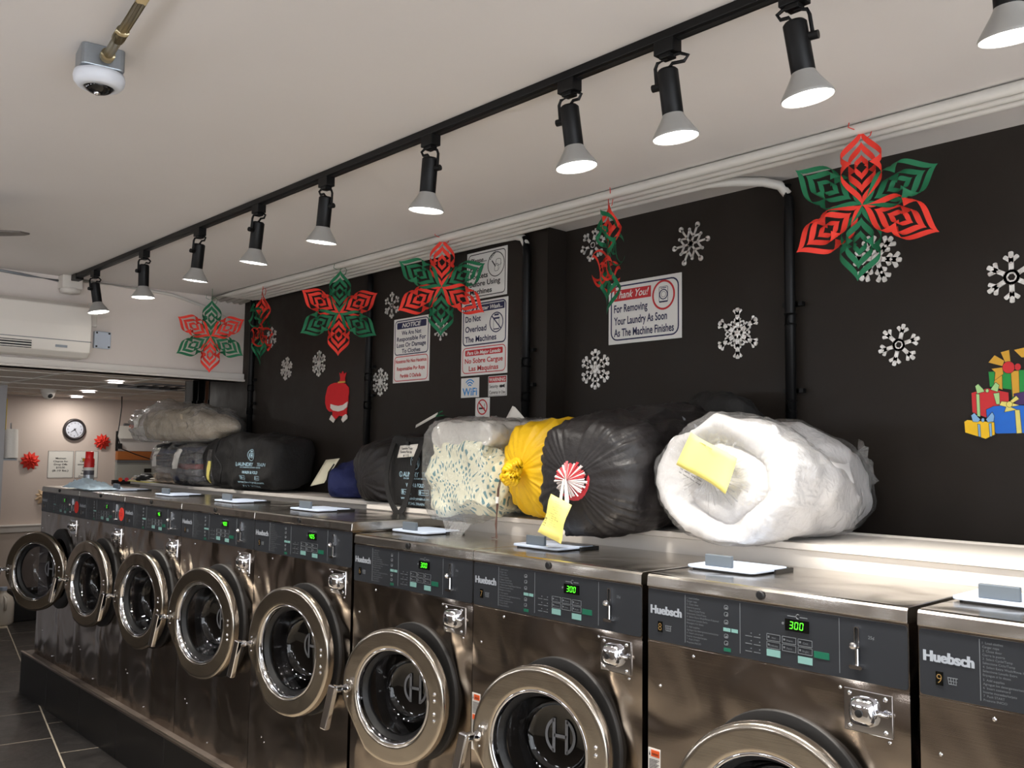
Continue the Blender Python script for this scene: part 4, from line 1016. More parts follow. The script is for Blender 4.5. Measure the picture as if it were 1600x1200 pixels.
def ends(front=(.0, .012), bulge=.1):
    return [(0.0, .02), (.004, .14), (.02, .40), (.06, .68), (.13, .88), (.25, .985), (.45, 1.0), (.65, .99), (.82, .90), (.93, .68), (.985, .36), (1, .03)]

# --- patterned quilt in a clear bag
L = (.17, .62, ZS)
t = thing('bagged_quilt', 'teal and cream patterned quilt in a clear plastic bag left of the yellow sack', 'laundry bag', L)
fl = shelf_floor(.445)
P = sack((.175, .318, 1.520), (.175, .83, 1.520), .184, .148, [(0, .02), (.0, .45), (.012, .80), (.05, .95), (.15, 1), (.5, 1), (.85, .98), (.96, .85), (1, .5), (1, .02)], ex=4.5, pamp=.0, lump=.045, lf=8, crease=.030, cf_=9, seed=2, floor=fl)
bagmesh('quilt', P, M_weave, t, L)
P = sack((.175, .330, 1.668), (.175, .82, 1.690), .180, .052, [(0, .02), (.0, .5), (.01, .85), (.06, 1), (.5, 1), (.94, 1), (1, .6), (1, .02)], ex=3, pamp=0, lump=.014, lf=8, crease=.010, cf_=22, seed=5)
bagmesh('folded_quilt_top', P, M_gcloth, t, L)
P = sack((.175, .292, 1.538), (.175, .845, 1.548), .194, .198, [(0, .02), (.0, .45), (.012, .84), (.05, .97), (.15, 1), (.5, 1), (.85, .98), (.96, .85), (1, .5), (1, .02)], ex=4.5, pamp=.0, lump=.014, lf=10, crease=.016, cf_=16, seed=8, floor=fl)
bagmesh('plastic_bag', P, M_film, t, L)
mb = MB(); mb.grid(subd([(-.10, 0), (.12, .0), (.06, -.075), (.02, -.075)], (.22, .285, 1.355), X_-.2*Y_, Z_+.5*Y_, 6)); onm = mb.build('plastic_tail', M_film2, t, loc=(-L[0], -L[1], -L[2]))
card('paper_slip', subd([(0, 0), (.115, .01), (.06, .055), (.045, .060)], (.115, .62, 1.735), X_, Z_, 3), M_paper, t, L)

# --- yellow sack
L = (.54, .6, ZS)
t = thing('laundry_sack', 'bright yellow tied nylon sack on the white ledge', 'laundry bag', L)
P = sack((.510, .325, 1.545), (.53, .95, 1.560), .178, .182, ends(), ex=2.6, pleats=26, pamp=.10, plen=.24, lump=.024, lf=4, crease=.012, cf_=11, seed=11, floor=fl)
o, bv = bagmesh('sack', P, M_yellow, t, L)
mb = MB(); kc = Vector((.515, .300, 1.540))-Vector(L)
for q, (dx, dz, r) in enumerate(((-.022, .012, .024), (.018, .020, .026), (.012, -.016, .025), (-.016, -.018, .022), (.0, .0, .026))):
    c = kc+Vector((dx, -.006*q, dz))
    for k in range(3):
        pts = [c+Vector(((r*(1-.28*k))*math.cos(a)*(1+.15*math.sin(3*a+q)), -.008*k-.004*math.sin(2*a+q), (r*(1-.28*k))*math.sin(a))) for a in [2*PI*i/14 for i in range(14)]]
        mb.tube(pts, .0075, 8, True)
mb.build('knotted_neck', M_yellow, t, smooth=True)
card('paper_slip', subd([(0, 0), (.026, -.008), (.030, -.032), (.014, -.040)], (.478, .285, 1.535), X_, Z_, 2), M_paper, t, L)
mb = MB(); c0 = Vector((.470, .284, 1.54))-Vector(L)
for sx in (0, .006):
    mb.tube([c0+Vector((sx, 0, 0)), c0+Vector((-.006+sx, -.012, -.06)), c0+Vector((-.008+sx, -.014, -.12)), c0+Vector((-.010-sx, -.012, -.18)), c0+Vector((-.014+sx, -.010, -.225)), c0+Vector((-.030+sx*4, -.015, -.227))], .0022, 6)
mb.build('drawstring', mat('brown_cord', (92, 66, 56), .7), t, smooth=True)
MB().cyl(c0+Vector((-.004, -.014, -.085)), c0+Vector((-.005, -.015, -.107)), .006, 10).build('cord_lock', M_cord, t)

# --- big black sack
L = (.90, .6, ZS)
t = thing('laundry_sack', 'largest black nylon sack, its drawn mouth showing red and white plastic', 'laundry bag', L)
def flb(p): return ZS if p.y > .5 else max(1.315, ZS-(.5-p.y)*.24)
P = sack((.893, .190, 1.530), (.87, .93, 1.595), .212, .200, [(.03, .15), (.0, .20), (.003, .30), (.016, .52), (.05, .76), (.12, .92), (.24, 1.0), (.45, 1.0), (.7, 1.02), (.86, .95), (.95, .75), (.99, .36), (1, .03)], ex=2.9, pleats=34, pamp=.085, plen=.22, lump=.028, lf=3.5, crease=.014, cf_=10, seed=21, floor=flb)
o, bv = bagmesh('sack', P, M_bagblk, t, L)
# red and white plastic in the mouth
mo = Vector((.890, .183, 1.530)); MO = 1.25
mb = MB(); mb2 = MB()
for k in range(44):
    a = 2*PI*k/44+rnd.uniform(-.05, .05); r = .064+rnd.uniform(-.008, .008)
    tip = mo+Vector((r*math.cos(a), .004, r*.8*math.sin(a))); ce = mo+Vector((.003*math.cos(a), -.016, .003*math.sin(a)-.004)); w = Vector((-math.sin(a), -.4, math.cos(a)))*.0042
    (mb2 if math.sin(a) > -.1 and k % 3 != 0 else mb).add([ce, tip-w-Vector(), tip+Vector((0, -.004, 0)), tip+w], [(0, 1, 2), (0, 2, 3)])
mb.build('white_plastic', mat('white_plastic', (222, 214, 212), .3), t, loc=-Vector(L)); mb2.build('red_plastic', mat('red_plastic', (196, 58, 66), .35), t, loc=-Vector(L))
MB().lathe([(.0005, 0), (.066, 0), (.070, .02)], mo+Vector((0, .012, 0))-Vector(L), (0, 1, 0), 24).build('inner_bag', mat('red_plastic', (196, 58, 66), .35), t)
mb = MB(); c0 = mo+Vector((-.002, -.02, -.01))-Vector(L)
for q in range(3):
    w = .010+.006*q
    mb.tube([c0+Vector((0, 0, .035)), c0+Vector((w*.4, -.004, 0)), c0+Vector((w, -.008, -.05)), c0+Vector((w*1.1, -.010, -.085)), c0+Vector((.003, -.012, -.105-.006*q)), c0+Vector((-w*.8, -.010, -.08)), c0+Vector((-w*.5, -.006, -.03)), c0+Vector((-.002, -.004, .01))], .0024, 6)
mb.sphere(c0+Vector((.0, -.01, -.15)), .009, 10, 8); mb.tube([c0+Vector((.0, -.012, -.108)), c0+Vector((.002, -.012, -.15))], .002, 6)
mb.build('drawstring', M_cord, t, smooth=True)
tp = subd([(-.062, -.105), (.030, -.135), (.062, -.018), (-.018, .012)], c0+Vector(L)+Vector((-.018, -.020, -.048)), X_, Z_+.10*Y_, 6)
for r in tp:
    for p in r: p.y += .006*math.sin((p.x+p.z)*40)
tg = card('tag', tp, M_tag, t, L)
mb = MB(); c1 = c0+Vector(L)+Vector((-.018, -.0236, -.048))
tu = Vector((.095, 0, -.030)).normalized(); tv = Vector((.034, .012, .112)).normalized()
for q in range(13): text(mb, '-- --- '+'abc de fgh'[:5+q*3 % 5], c1+tu*(-.005)+tv*(-.006-.0066*q)+Vector((0, -.0075, 0)), tu, tv, .0026, .030+.010*(q % 3), bold=0)
text(mb, '1218', c1+Vector((-.034, -.008, -.085)), tv, -tu, .011, .026, bold=.0)
mb.build('handwriting', M_ink, tg, loc=-Vector(L))
# print on the flank
mb = MB(); o0 = Vector((1.055, .60, 1.70)); uu = Vector((.25, .95, -.12)).normalized(); vv = Vector((-.55, .05, .83)).normalized()
mb.band([(-.055, -.045), (.055, -.045), (.0, .075)], .007, o0, uu, vv, (0, 0, 0)); mb.prism([(-.012, -.012), (.0, .012), (.012, -.012)], o0, uu, vv, (0, 0, .0001))
for q, sx in enumerate(('est. 12', 'dry', 'fold')): text(mb, sx, o0+uu*(.075)+vv*(.05-.022*q), uu, vv, .011, None, bold=.0)
onto(mb, bv, (-.62, .25, -.74), .002, .3, .4, Vector(L)); mb.build('print', M_print, t)
# the bunched far end rising behind
P = sack((.97, .74, 1.68), (1.00, .965, 1.70), .16, .145, [(0, .03), (.01, .4), (.08, .75), (.25, .95), (.5, 1), (.75, .95), (.93, .7), (1, .05)], ex=2.1, pleats=14, pamp=.03, lump=.03, lf=6, crease=.012, cf_=12, seed=33, nr=50, ns=80)
bagmesh('bunched_end', P, M_bagblk2, t, L)

# --- white comforter in clear plastic
L = (1.32, .65, ZS)
t = thing('bagged_comforter', 'big rolled white comforter in clear plastic, nearest bag on the ledge', 'laundry bag', L)
def flw(p): return ZS if p.y > .42 else max(1.333, ZS-(.42-p.y)*.20)
P = sack((1.345, .330, 1.535), (1.325, .965, 1.505), .222, .176, [(.050, .02), (.040, .14), (.020, .30), (.016, .46), (.030, .56), (.046, .61), (.020, .66), (-.004, .76), (-.012, .86), (.004, .95), (.05, 1.0), (.2, 1.03), (.42, 1.02), (.62, .93), (.8, .80), (.93, .62), (.985, .40), (1, .03)], ex=2.5, pleats=34, pamp=.012, plen=.5, lump=.036, lf=4.5, crease=.014, cf_=6, seed=41, floor=flw, nr=130, ns=150)
bagmesh('comforter', P, M_wcloth, t, L)
P2 = sack((1.347, .312, 1.535), (1.325, .980, 1.505), .228, .184, [(.012, .02), (.012, .12), (.014, .30), (.010, .55), (.0, .74), (.0, .86), (.012, .95), (.06, 1.0), (.2, 1.03), (.42, 1.02), (.62, .935), (.8, .81), (.93, .64), (.985, .42), (1, .03)], ex=2.5, pleats=44, pamp=.02, plen=.30, lump=.036, lf=4.5, crease=.010, cf_=9, seed=41, floor=flw, nr=110, ns=150)
bagmesh('plastic_bag', P2, M_film, t, L)
# fan of gathered plastic at the tie
mb = MB(); kc = Vector((1.315, .305, 1.555))
for k in range(46):
    a = 2*PI*k/46+rnd.uniform(-.06, .06); r = rnd.uniform(.06, .13)
    w = Vector((-math.sin(a), -.5, math.cos(a)))*rnd.uniform(.0012, .003)
    tip = kc+Vector((r*math.cos(a), .016, r*.85*math.sin(a))); c = kc+Vector((.010*math.cos(a), -.006, .010*math.sin(a)))
    mb.add([c-w*.4, c+w*.4, tip+w, tip-w], [(0, 1, 2, 3)])
mb.build('gathered_plastic', M_film2, t, loc=-Vector(L))
tp = subd([(-.098, -.012), (.062, -.090), (.092, .008), (-.050, .080)], (1.315, .288, 1.592), X_, Z_, 6)
for r in tp:
    for p in r: p.y += .010*math.sin((p.x-p.z)*22)
tg = card('tag', tp, M_tag, t, L)
mb = MB(); tu = Vector((.16, 0, -.078)).normalized(); tv = Vector((.039, 0, .095)).normalized()
for q in range(3): text(mb, 'customer copy' if q == 0 else 'no  name  date  total', Vector((1.285, .2795, 1.648))+tv*(-.011*q-(.085 if q else 0))-tu*(.02 if q else 0), tu, tv, .005, .06+.02*(q > 0), bold=.01)
mb.build('lettering', M_ink, tg, loc=-Vector(L))
# loose grey plastic corner at the back end
mb = MB(); c = Vector((1.445, .90, 1.575))
G = []
for i in range(9):
    G.append([c+Vector((.055*(i/8)+.02*math.sin(j*1.3), -.02+.035*j/8*2-.10*(i/8)*.3+.012*math.sin(i*2+j), .03+.05*(j/8)-.115*(i/8)+.012*math.cos(i*1.7+j*.8))) for j in range(9)])
mb.grid(G); mb.build('loose_plastic', M_film2, t, loc=-Vector(L))

# --- black canvas tote with straps
L = (-.29, .60, ZS)
t = thing('tote_bag', 'black printed tote bag with long hanging straps and a white slip', 'laundry bag', L)
P = sack((-.29, .470, 1.518), (-.29, .86, 1.518), .172, .155, [(0, .02), (.0, .6), (.01, .92), (.06, 1), (.5, 1.02), (.92, 1), (1, .7), (1, .02)], ex=6, pamp=0, lump=.016, lf=5, crease=.006, cf_=9, seed=51, nr=60, ns=110, floor=lambda p: ZS)
o, bv = bagmesh('bag', P, M_bagblk2, t, L)
UT = Vector((1, 0, .02)).normalized()
def train_print(mb, o0, u, v, w, sizes=1.0):
    """shop print: round washer mark, name, wash & fold, badges, address"""
    o0 = Vector(o0); u = Vector(u); v = Vector(v)
    mb.band(circ(0, .072, .033, 28), .003, o0, u, v, (0, 0, 0)); mb.band(circ(0, .070, .015, 20), .003, o0, u, v, (0, 0, 0)); mb.prism(circ(0, .070, .008, 14), o0, u, v, (0, 0, 1e-5))
    mb.prism(rrect(-.012, .012, .090, .096, .002, 2), o0, u, v, (0, 0, 1e-5)); mb.prism(circ(-.008, .085, .003, 8), o0, u, v, (0, 0, 1e-5)); mb.prism(circ(.008, .085, .003, 8), o0, u, v, (0, 0, 1e-5))
    for sg in (-1, 1): mb.prism([(sg*.018, .050), (sg*.023, .055), (sg*.021, .085), (sg*.017, .082)], o0, u, v, (0, 0, 1e-5))
    mb.band(circ(-w/2+.012, .019, .012, 20), .003, o0, u, v, (0, 0, 0))
    text(mb, 'L', o0+u*(-w/2+.0125)+v*.013, u, v, .013, .007, 'c', bold=.03, off=0)
    text(mb, 'AUNDRY', o0+u*(-w/2+.027)+v*.010, u, v, .019, w*.50, 'l', bold=.03, shear=.15, off=0)
    text(mb, 'TRAIN', o0+u*(w/2)+v*.010, u, v, .019, w*.29, 'r', bold=.0, shear=.15, off=0)
    text(mb, 'ON DEMAND LAUNDRY SERVICE', o0+v*-.001, u, v, .0065, w*.72, 'c', bold=.02, off=0)
    text(mb, 'WASH & FOLD', o0+v*-.033, u, v, .015, w*.56, 'c', bold=.03, off=0)
    for sx in (-.27, .27): mb.band(rrect(w*sx-.034, w*sx+.034, -.066, -.044, .003, 2), .002, o0, u, v, (0, 0, 0)); mb.prism(rrect(w*sx-.028, w*sx-.018, -.062, -.048, .002, 2), o0, u, v, (0, 0, 1e-5)); text(mb, 'App Store' if sx < 0 else 'Google play', o0+u*(w*sx+.007)+v*-.058, u, v, .007, .042, 'c', bold=.01, off=0)
    text(mb, 'www.laundrytrain.com', o0+v*-.086, u, v, .011, w*.88, 'c', bold=.015, off=0)
    text(mb, '917.345.TRAIN', o0+v*-.108, u, v, .010, w*.60, 'c', bold=.015, off=0)
mb = MB(); train_print(mb, (-.270, .44, 1.492), X_, Z_, .225)
onto(mb, bv, Y_, .004, .3, .4, Vector(L)); mb.build('print', M_bprint, t)
def strap(mb, pts, w):
    pts = [Vector(p) for p in pts]; G = []
    N = 6*(len(pts)-1)
    for i in range(N+1):
        f = i/6; k = min(int(f), len(pts)-2); f -= k
        q0, q1, q2, q3 = pts[max(0, k-1)], pts[k], pts[k+1], pts[min(len(pts)-1, k+2)]
        c = .5*((2*q1)+(q2-q0)*f+(2*q0-5*q1+4*q2-q3)*f*f+(3*q1-q0-3*q2+q3)*f*f*f)
        d = (q2-q1).normalized(); sd = d.cross(Y_); sd = sd.normalized() if sd.length > .1 else X_
        G.append((c, sd))
    vs = []
    for c, sd in G: vs.append([c-sd*w/2-Y_*.002, c+sd*w/2-Y_*.002, c+sd*w/2+Y_*.002, c-sd*w/2+Y_*.002])
    mb.grid(vs, True)
mb = MB(); strap(mb, [(-.420, .462, 1.645), (-.440, .448, 1.56), (-.435, .440, 1.47), (-.400, .436, 1.40), (-.345, .430, 1.352), (-.318, .430, 1.352), (-.285, .434, 1.40), (-.262, .438, 1.48), (-.245, .446, 1.57), (-.215, .462, 1.650)], .030)
mb.build('strap', M_bagblk2, t, loc=-Vector(L), smooth=False)
sl = card('paper_slip', subd([(-.075, -.020), (.050, -.012), (.070, .040), (-.055, .032)], (-.305, .452, 1.600), X_, Z_, 4), M_paper, t, L)
mb = MB(); text(mb, 'Laundry Train', (-.345, .4505, 1.616), X_, Z_, .010, .075); text(mb, 'Queens Pick Up', (-.355, .4505, 1.602), X_, Z_, .009, .080); text(mb, '# 115', (-.335, .4505, 1.586), X_, Z_, .010, .040)
mb.build('lettering', M_ink, sl, loc=-Vector(L))
MB().cbox((-.300, .449, 1.642), (.020, .010, .016)).tube([(-.304, .446, 1.648), (-.306, .446, 1.664), (-.294, .446, 1.664), (-.296, .446, 1.648)], .0016, 6).build('binder_clip', M_ink, t, loc=-Vector(L))

# --- black nylon sack with swirled bottom
L = (-.76, .70, ZS)
t = thing('laundry_sack', 'round black nylon sack with pleats swirling into its end, beside the tote', 'laundry bag', L)
P = sack((-.765, .520, 1.475), (-.66, .885, 1.55), .222, .170, ends(), ex=2.3, pleats=20, pamp=.13, plen=.30, lump=.018, lf=4, crease=.006, cf_=10, seed=61, floor=lambda p: ZS, bpl=.05)
o, bv = bagmesh('sack', P, M_bagblk, t, L)
mb = MB(); c = Vector((-.50, .80, 1.725))
mb.sphere(c-Vector(L), .052, 16, 12, (1, 1, 1.05)); mb.tube([c-Vector(L)+Vector((-.05, 0, -.06)), c-Vector(L)], .03, 12); mb.build('tied_tail', M_rubber, t, smooth=True)
card('paper_slip', subd([(-.165, -.055), (.0, .0), (.005, .016), (-.16, -.040)], (-.50, .76, 1.775), X_, Z_, 3), M_paper, t, L)
MB().tube([(-.50, .755, 1.772), (-.475, .755, 1.790), (-.455, .755, 1.795)], .003, 6).tube([(-.50, .755, 1.772), (-.470, .755, 1.775), (-.445, .755, 1.775)], .003, 6).build('green_tie', M_green, t, loc=-Vector(L))
card('print_patch', subd([(-.045, .005), (.0, -.022), (.025, .006), (-.03, .030)], (-.535, .600, 1.655), X_, Z_+.5*Y_, 3), M_bprint, t, L)

# --- navy bundle
L = (-1.17, .72, ZS)
t = thing('laundry_bundle', 'small navy cloth bundle with a pale paper on its side', 'laundry bag', L)
P = sack((-1.22, .640, 1.445), (-1.02, .86, 1.455), .155, .110, [(0, .03), (.01, .4), (.08, .75), (.25, .95), (.5, 1), (.75, .95), (.93, .7), (1, .05)], ex=2.4, pleats=10, pamp=.03, lump=.022, lf=7, crease=.010, cf_=12, seed=71, nr=50, ns=80, floor=lambda p: ZS)
bagmesh('bundle', P, M_navyc, t, L)
tp = subd([(-.100, -.060), (.02, -.04), (.09, .085), (-.035, .075)], (-1.205, .600, 1.485), X_, Z_+.35*Y_, 4)
pp_ = card('paper_slip', tp, mat('cream_paper', (226, 220, 196), .7), t, L)
MB().tube([(-1.17, .592, 1.45), (-1.15, .590, 1.50), (-1.11, .595, 1.54)], .004, 6).build('drawstring', M_rubber, t, loc=-Vector(L))

# --- long black duffel
L = (-2.07, .72, ZS)
t = thing('duffel_bag', 'long black printed canvas duffel with yellow paper in its end pocket', 'laundry bag', L)
P = sack((-2.60, .705, 1.525), (-1.70, .715, 1.530), .145, .160, [(0, .03), (.0, .45), (.006, .76), (.03, .86), (.1, .92), (.3, 1.04), (.5, 1.10), (.7, 1.02), (.9, .93), (.975, .85), (1, .5), (1, .03)], ex=3.6, pamp=0, lump=.026, lf=5, crease=.014, cf_=7, seed=81, nr=110, ns=100, floor=lambda p: ZS)
o, bv = bagmesh('bag', P, M_bagblk2, t, L)
mb = MB(); train_print(mb, (-1.93, .50, 1.505), X_, Z_, .33); onto(mb, bv, Y_, .006, .2, .4, Vector(L)); mb.build('print', M_bprint, t)
G = subd([(0, 0), (.16, 0), (.13, .21), (.03, .21)], (-2.56, .50, 1.395), X_, Z_, 8); mb = MB(); mb.grid(G); onto(mb, bv, Y_, .003, .2, .4, Vector(L)); mb.build('mesh_pocket', film('pocket_film', (120, 120, 120), .2, .25, .6, 50, .03), t)
G = subd([(.035, .01), (.115, .01), (.130, .145), (.050, .145)], (-2.56, .50, 1.39), X_, Z_, 6); mb = MB(); mb.grid(G); onto(mb, bv, Y_, .006, .2, .4, Vector(L)); mb.build('yellow_slip', M_tag, t)
mb = MB(); pts = []
for q in range(16):
    p = Vector((-2.36+.05*math.sin(q*.35), .50, 1.385+.30*q/15)); h = bv.ray_cast(p-Y_*.2, Y_, .6)
    if h[0] is not None: pts.append(h[0]-Y_*.001-Vector(L))
mb.tube(pts, .0045, 6); mb.build('piping', M_rubber, t)

# --- folded clothes in clear bags, pillow bag on top
def clothes(x, y, w, h, seed, label, cols):
    L = (x, y, ZS); t = thing('bagged_clothes', label, 'laundry bag', L)
    n = len(cols)
    for k, c in enumerate(cols):
        f = k/(n-1); zz = .012+(h-.02)*f
        P = sack((x-w*.42+.02*f, y, ZS+.012+(h-.03)*f), (x+w*.42, y, ZS+.012+(h-.03)*f), .115, .020, [(0, .02), (.0, .6), (.02, .95), (.1, 1), (.9, 1), (.98, .9), (1, .5), (1, .02)], ex=3, pamp=0, lump=.010, lf=9, crease=.008, cf_=16, seed=seed+k, nr=26, ns=32, floor=lambda p: ZS)
        bagmesh('garment', P, mat('cloth_'+c, {'n': (34, 38, 62), 'k': (28, 27, 30), 'g': (92, 92, 100), 'b': (196, 176, 154), 'r': (150, 44, 48), 'w': (196, 192, 188), 'd': (58, 74, 116)}[c], .8, var=.15, vscale=20, bump=.3, bscale=50), t, L)
    P = sack((x-w*.5, y, ZS+h*.50), (x+w*.5, y, ZS+h*.52), .135, h*.53, [(0, .03), (.0, .5), (.02, .84), (.08, .98), (.2, 1.02), (.5, 1.03), (.8, 1.0), (.95, .9), (1, .5), (1, .03)], ex=3, pamp=0, lump=.016, lf=8, crease=.020, cf_=12, seed=seed, nr=60, ns=60, floor=lambda p: ZS)
    o, bv = bagmesh('plastic_bag', P, M_film2, t, L)
    mb = MB(); mb.grid(subd([(0, 0), (.07, .005), (.085, .13), (.02, .13)], (x-w*.34, y-.3, ZS+h*.42), X_, Z_, 4)); onto(mb, bv, Y_, .003, .2, .6, Vector(L)); mb.build('paper_slip', M_paper, t)
clothes(-3.27, .735, .46, .27, 91, 'clear bag of folded dark and beige clothes, leftmost under the pillow bag', 'bbwgndk')
clothes(-2.86, .700, .40, .25, 97, 'clear bag of folded dark clothes squeezed against the black duffel', 'kngrnkg')
L = (-3.0, .72, 1.655)
t = thing('bagged_pillows', 'puffy clear bag of beige bedding lying on top of the bagged clothes', 'laundry bag', L)
P = sack((-3.48, .610, 1.765), (-2.50, .760, 1.742), .148, .120, [(0, .03), (.02, .4), (.08, .74), (.2, .96), (.4, 1.0), (.6, .97), (.8, .74), (.93, .45), (1, .03)], ex=2.2, pleats=12, pamp=.03, plen=.5, lump=.026, lf=4, crease=.010, cf_=8, seed=103, floor=lambda p: 1.652 if p.x < -2.6 else 1.70)
bagmesh('bedding', P, M_beigecl, t, L)
P = sack((-3.60, .590, 1.775), (-2.46, .765, 1.745), .178, .150, [(0, .2), (.0, .3), (.03, .62), (.09, .80), (.2, .97), (.4, 1.0), (.6, .97), (.8, .75), (.93, .46), (1, .03)], ex=2.2, pleats=16, pamp=.10, plen=.25, lump=.030, lf=6, crease=.022, cf_=13, seed=105, floor=lambda p: 1.645 if p.x < -2.6 else 1.695)
o, bv = bagmesh('plastic_bag', P, M_film2, t, L)
mb = MB(); mb.grid(subd([(0, 0), (.10, 0), (.085, .085), (.02, .09)], (-3.40, .3, 1.745), X_, Z_, 4)); onto(mb, bv, Y_, .004, .2, .6, Vector(L)); mb.build('paper_slip', M_paper, t)
t = thing('yellow_slip', 'yellow paper slip standing behind the leftmost bagged clothes', 'paper', (-3.47, .80, ZS))
card('slip', subd([(-.05, 0), (.02, 0), (.045, .27), (-.01, .28)], (-3.47, .80, ZS), X_, Z_+.08*Y_, 4), M_tag, t, (-3.47, .80, ZS))
t = thing('paper_stack', 'untidy flat heap of beige papers and cloths at the far end of the ledge', 'papers', (-3.62, .70, ZS))
for k in range(5):
    mb = MB(); G = subd([(-.16, -.10), (.16, -.09), (.15, .10), (-.15, .09)], (.02*k-.04, .012*k-.02, .004+.007*k), X_.lerp(Y_, .06*k).normalized(), Y_, 8)
    for r in G:
        for p in r: p.z += max(0, .008*fbm(p+Vector((k, 0, 0)), 9, 2))
    mb.grid(G); o = mb.build('sheet', [M_tag, M_paper, M_beigecl, M_paper, M_beigecl][k], t, smooth=True); o.modifiers.new('s', 'SOLIDIFY').thickness = .004
t = thing('dark_cloth', 'black gloves lying at the far end of the ledge beside papers', 'gloves', (-3.70, .62, ZS))
P = sack((-3.79, .625, ZS+.016), (-3.60, .635, ZS+.016), .035, .022, [(0, .03), (.05, .6), (.3, 1), (.7, .9), (.95, .5), (1, .03)], lump=.02, lf=14, pamp=0, crease=.01, seed=3, nr=24, ns=24, floor=lambda p: ZS)
bagmesh('glove', P, M_rubber, t, (-3.70, .62, ZS))
P = sack((-3.66, .612, ZS+.028), (-3.54, .66, ZS+.02), .03, .02, [(0, .03), (.05, .6), (.3, 1), (.7, .9), (.95, .5), (1, .03)], lump=.02, lf=14, pamp=0, crease=.01, seed=5, nr=24, ns=24, floor=lambda p: ZS)
bagmesh('glove', P, M_rubber, t, (-3.70, .62, ZS))

# --- spray can and blue cloth on the far washers
ZB = 1.3486
t = thing('spray_can', 'aerosol can with red cap standing on the far washer', 'spray can', (-3.64, .255, ZB))
MB().lathe([(.0005, 0), (.033, 0), (.033, .012)], (0, 0, 0), (0, 0, 1), 24).build('base', mat('can_magenta', (150, 24, 60), .35), t, smooth=True)
MB().lathe([(.033, .012), (.033, .075)], (0, 0, 0), (0, 0, 1), 24).build('body', mat('can_silver', (176, 182, 188), .3, .6), t, smooth=True)
MB().lathe([(.0334, .075), (.0334, .105)], (0, 0, 0), (0, 0, 1), 24).build('dark_label', mat('can_dark', (84, 80, 88), .4), t, smooth=True)
MB().lathe([(.0334, .105), (.0334, .125)], (0, 0, 0), (0, 0, 1), 24).build('white_label', M_paper, t, smooth=True)
MB().lathe([(.033, .125), (.033, .178), (.029, .186)], (0, 0, 0), (0, 0, 1), 24).build('red_label', mat('can_red', (214, 34, 32), .35), t, smooth=True)
MB().lathe([(.026, .186), (.026, .228), (.022, .232), (.0005, .232)], (0, 0, 0), (0, 0, 1), 24).build('cap', mat('can_cap', (236, 30, 30), .35), t, smooth=True)
MB().box(-.03, .0, -.0345, -.02, .165, .185).build('yellow_mark', M_yellow, t)
t = thing('cleaning_cloth', 'crumpled light blue cloth lying on the far washers', 'cloth', (-3.08, .10, ZB))
G = []
for i in range(25):
    row = []
    for j in range(19):
        a, b = i/24-.5, j/18-.5
        h = max(0, .055*(1-(a*2.0+.5)**2*.9)*(1-(b*2)**2))*(.6+.8*abs(fbm((a*2, b*2, 3), 2.2, 3)))+.020*abs(fbm((a*3, b*3, 1), 3, 2))
        row.append(Vector((a*.50, b*.20-.0*a, .010+h*(1 if abs(a) < .49 and abs(b) < .49 else .2))))
    G.append(row)
mb = MB(); mb.grid(G); o = mb.build('cloth', mat('cloth_blue', (206, 230, 246), .85, bump=.3, bscale=40), t, smooth=True); o.modifiers.new('s', 'SOLIDIFY').thickness = .004

# ================================================================== BACK ROOM
WX = FX
def poin(y, z, r, m, label):
    t = thing('paper_poinsettia', label, 'paper flower', (WX+.004, y, z), group='paper flowers on the back wall')
    for ring_, (n, rr, lift, w) in enumerate(((11, 1.0, .018, .26), (9, .74, .034, .24), (6, .45, .046, .2))):
        for k in range(n):
            a = 2*PI*k/n+ring_*.4; u = Vector((0, math.cos(a), math.sin(a))); v = Vector((0, -math.sin(a), math.cos(a))); d = r*rr
            P = [Vector((.004+.008*ring_, 0, 0)), u*d*.55+v*d*w+X_*lift*.7, u*d+X_*lift*.6, u*d*.55-v*d*w+X_*lift*.7, u*d*.5+X_*(lift+.006)]
            mb = MB(); mb.add(P, [(0, 1, 4), (1, 2, 4), (2, 3, 4), (3, 0, 4)]); mb.build('leaf', m, t)
    MB().sphere((.045, 0, 0), .010, 8, 6).build('centre', m, t)
poin(1.360, 1.668, .085, M_red, 'red paper flower right of the round clock')
poin(.705, 1.474, .092, M_red, 'red paper flower at left, below the paper towels')
poin(.850, 1.130, .090, mat('beige_paper', (214, 184, 148), .75), 'beige paper flower low on the back wall beside the far washer')
t = thing('wall_clock', 'round black-rimmed clock on the back wall', 'clock', (WX+.002, 1.092, 1.785))
MB().lathe([(.0005, .0), (.104, 0), (.108, .010), (.104, .024), (.094, .030), (.083, .024), (.081, .014)], (0, 0, 0), X_, 40).build('rim', mat('clock_rim', (52, 46, 46), .3), t, smooth=True)
MB().prism(circ(0, 0, .082, 36), (.010, 0, 0), Y_, Z_, (.004, 0, 0)).build('dial', mat('clock_dial', (214, 216, 226), .5), t)
mb = MB()
for k in range(1, 13):
    a = PI/2-k*PI/6; text(mb, str(k), (.0145, .064*math.cos(a), .064*math.sin(a)-.007), Y_, Z_, .014, None, 'c', bold=.02)
mb.build('numerals', M_ink, t)
mb = MB()
for a, l, w in ((R_(-142), .042, .0035), (R_(-58), .062, .0026)):
    u = Vector((0, math.cos(a), math.sin(a))); v = Vector((0, -math.sin(a), math.cos(a))); mb.prism([(-.014, -w), (l, -w*.5), (l, w*.5), (-.014, w)], (.017, 0, 0), u, v, (.0015, 0, 0))
mb.build('hands', M_ink, t)
MB().lathe([(.080, .0225), (.0005, .0225)], (0, 0, 0), X_, 32).build('glass', film('clear_glass', (250, 250, 250), .02, .06, 0, 1, 0), t)
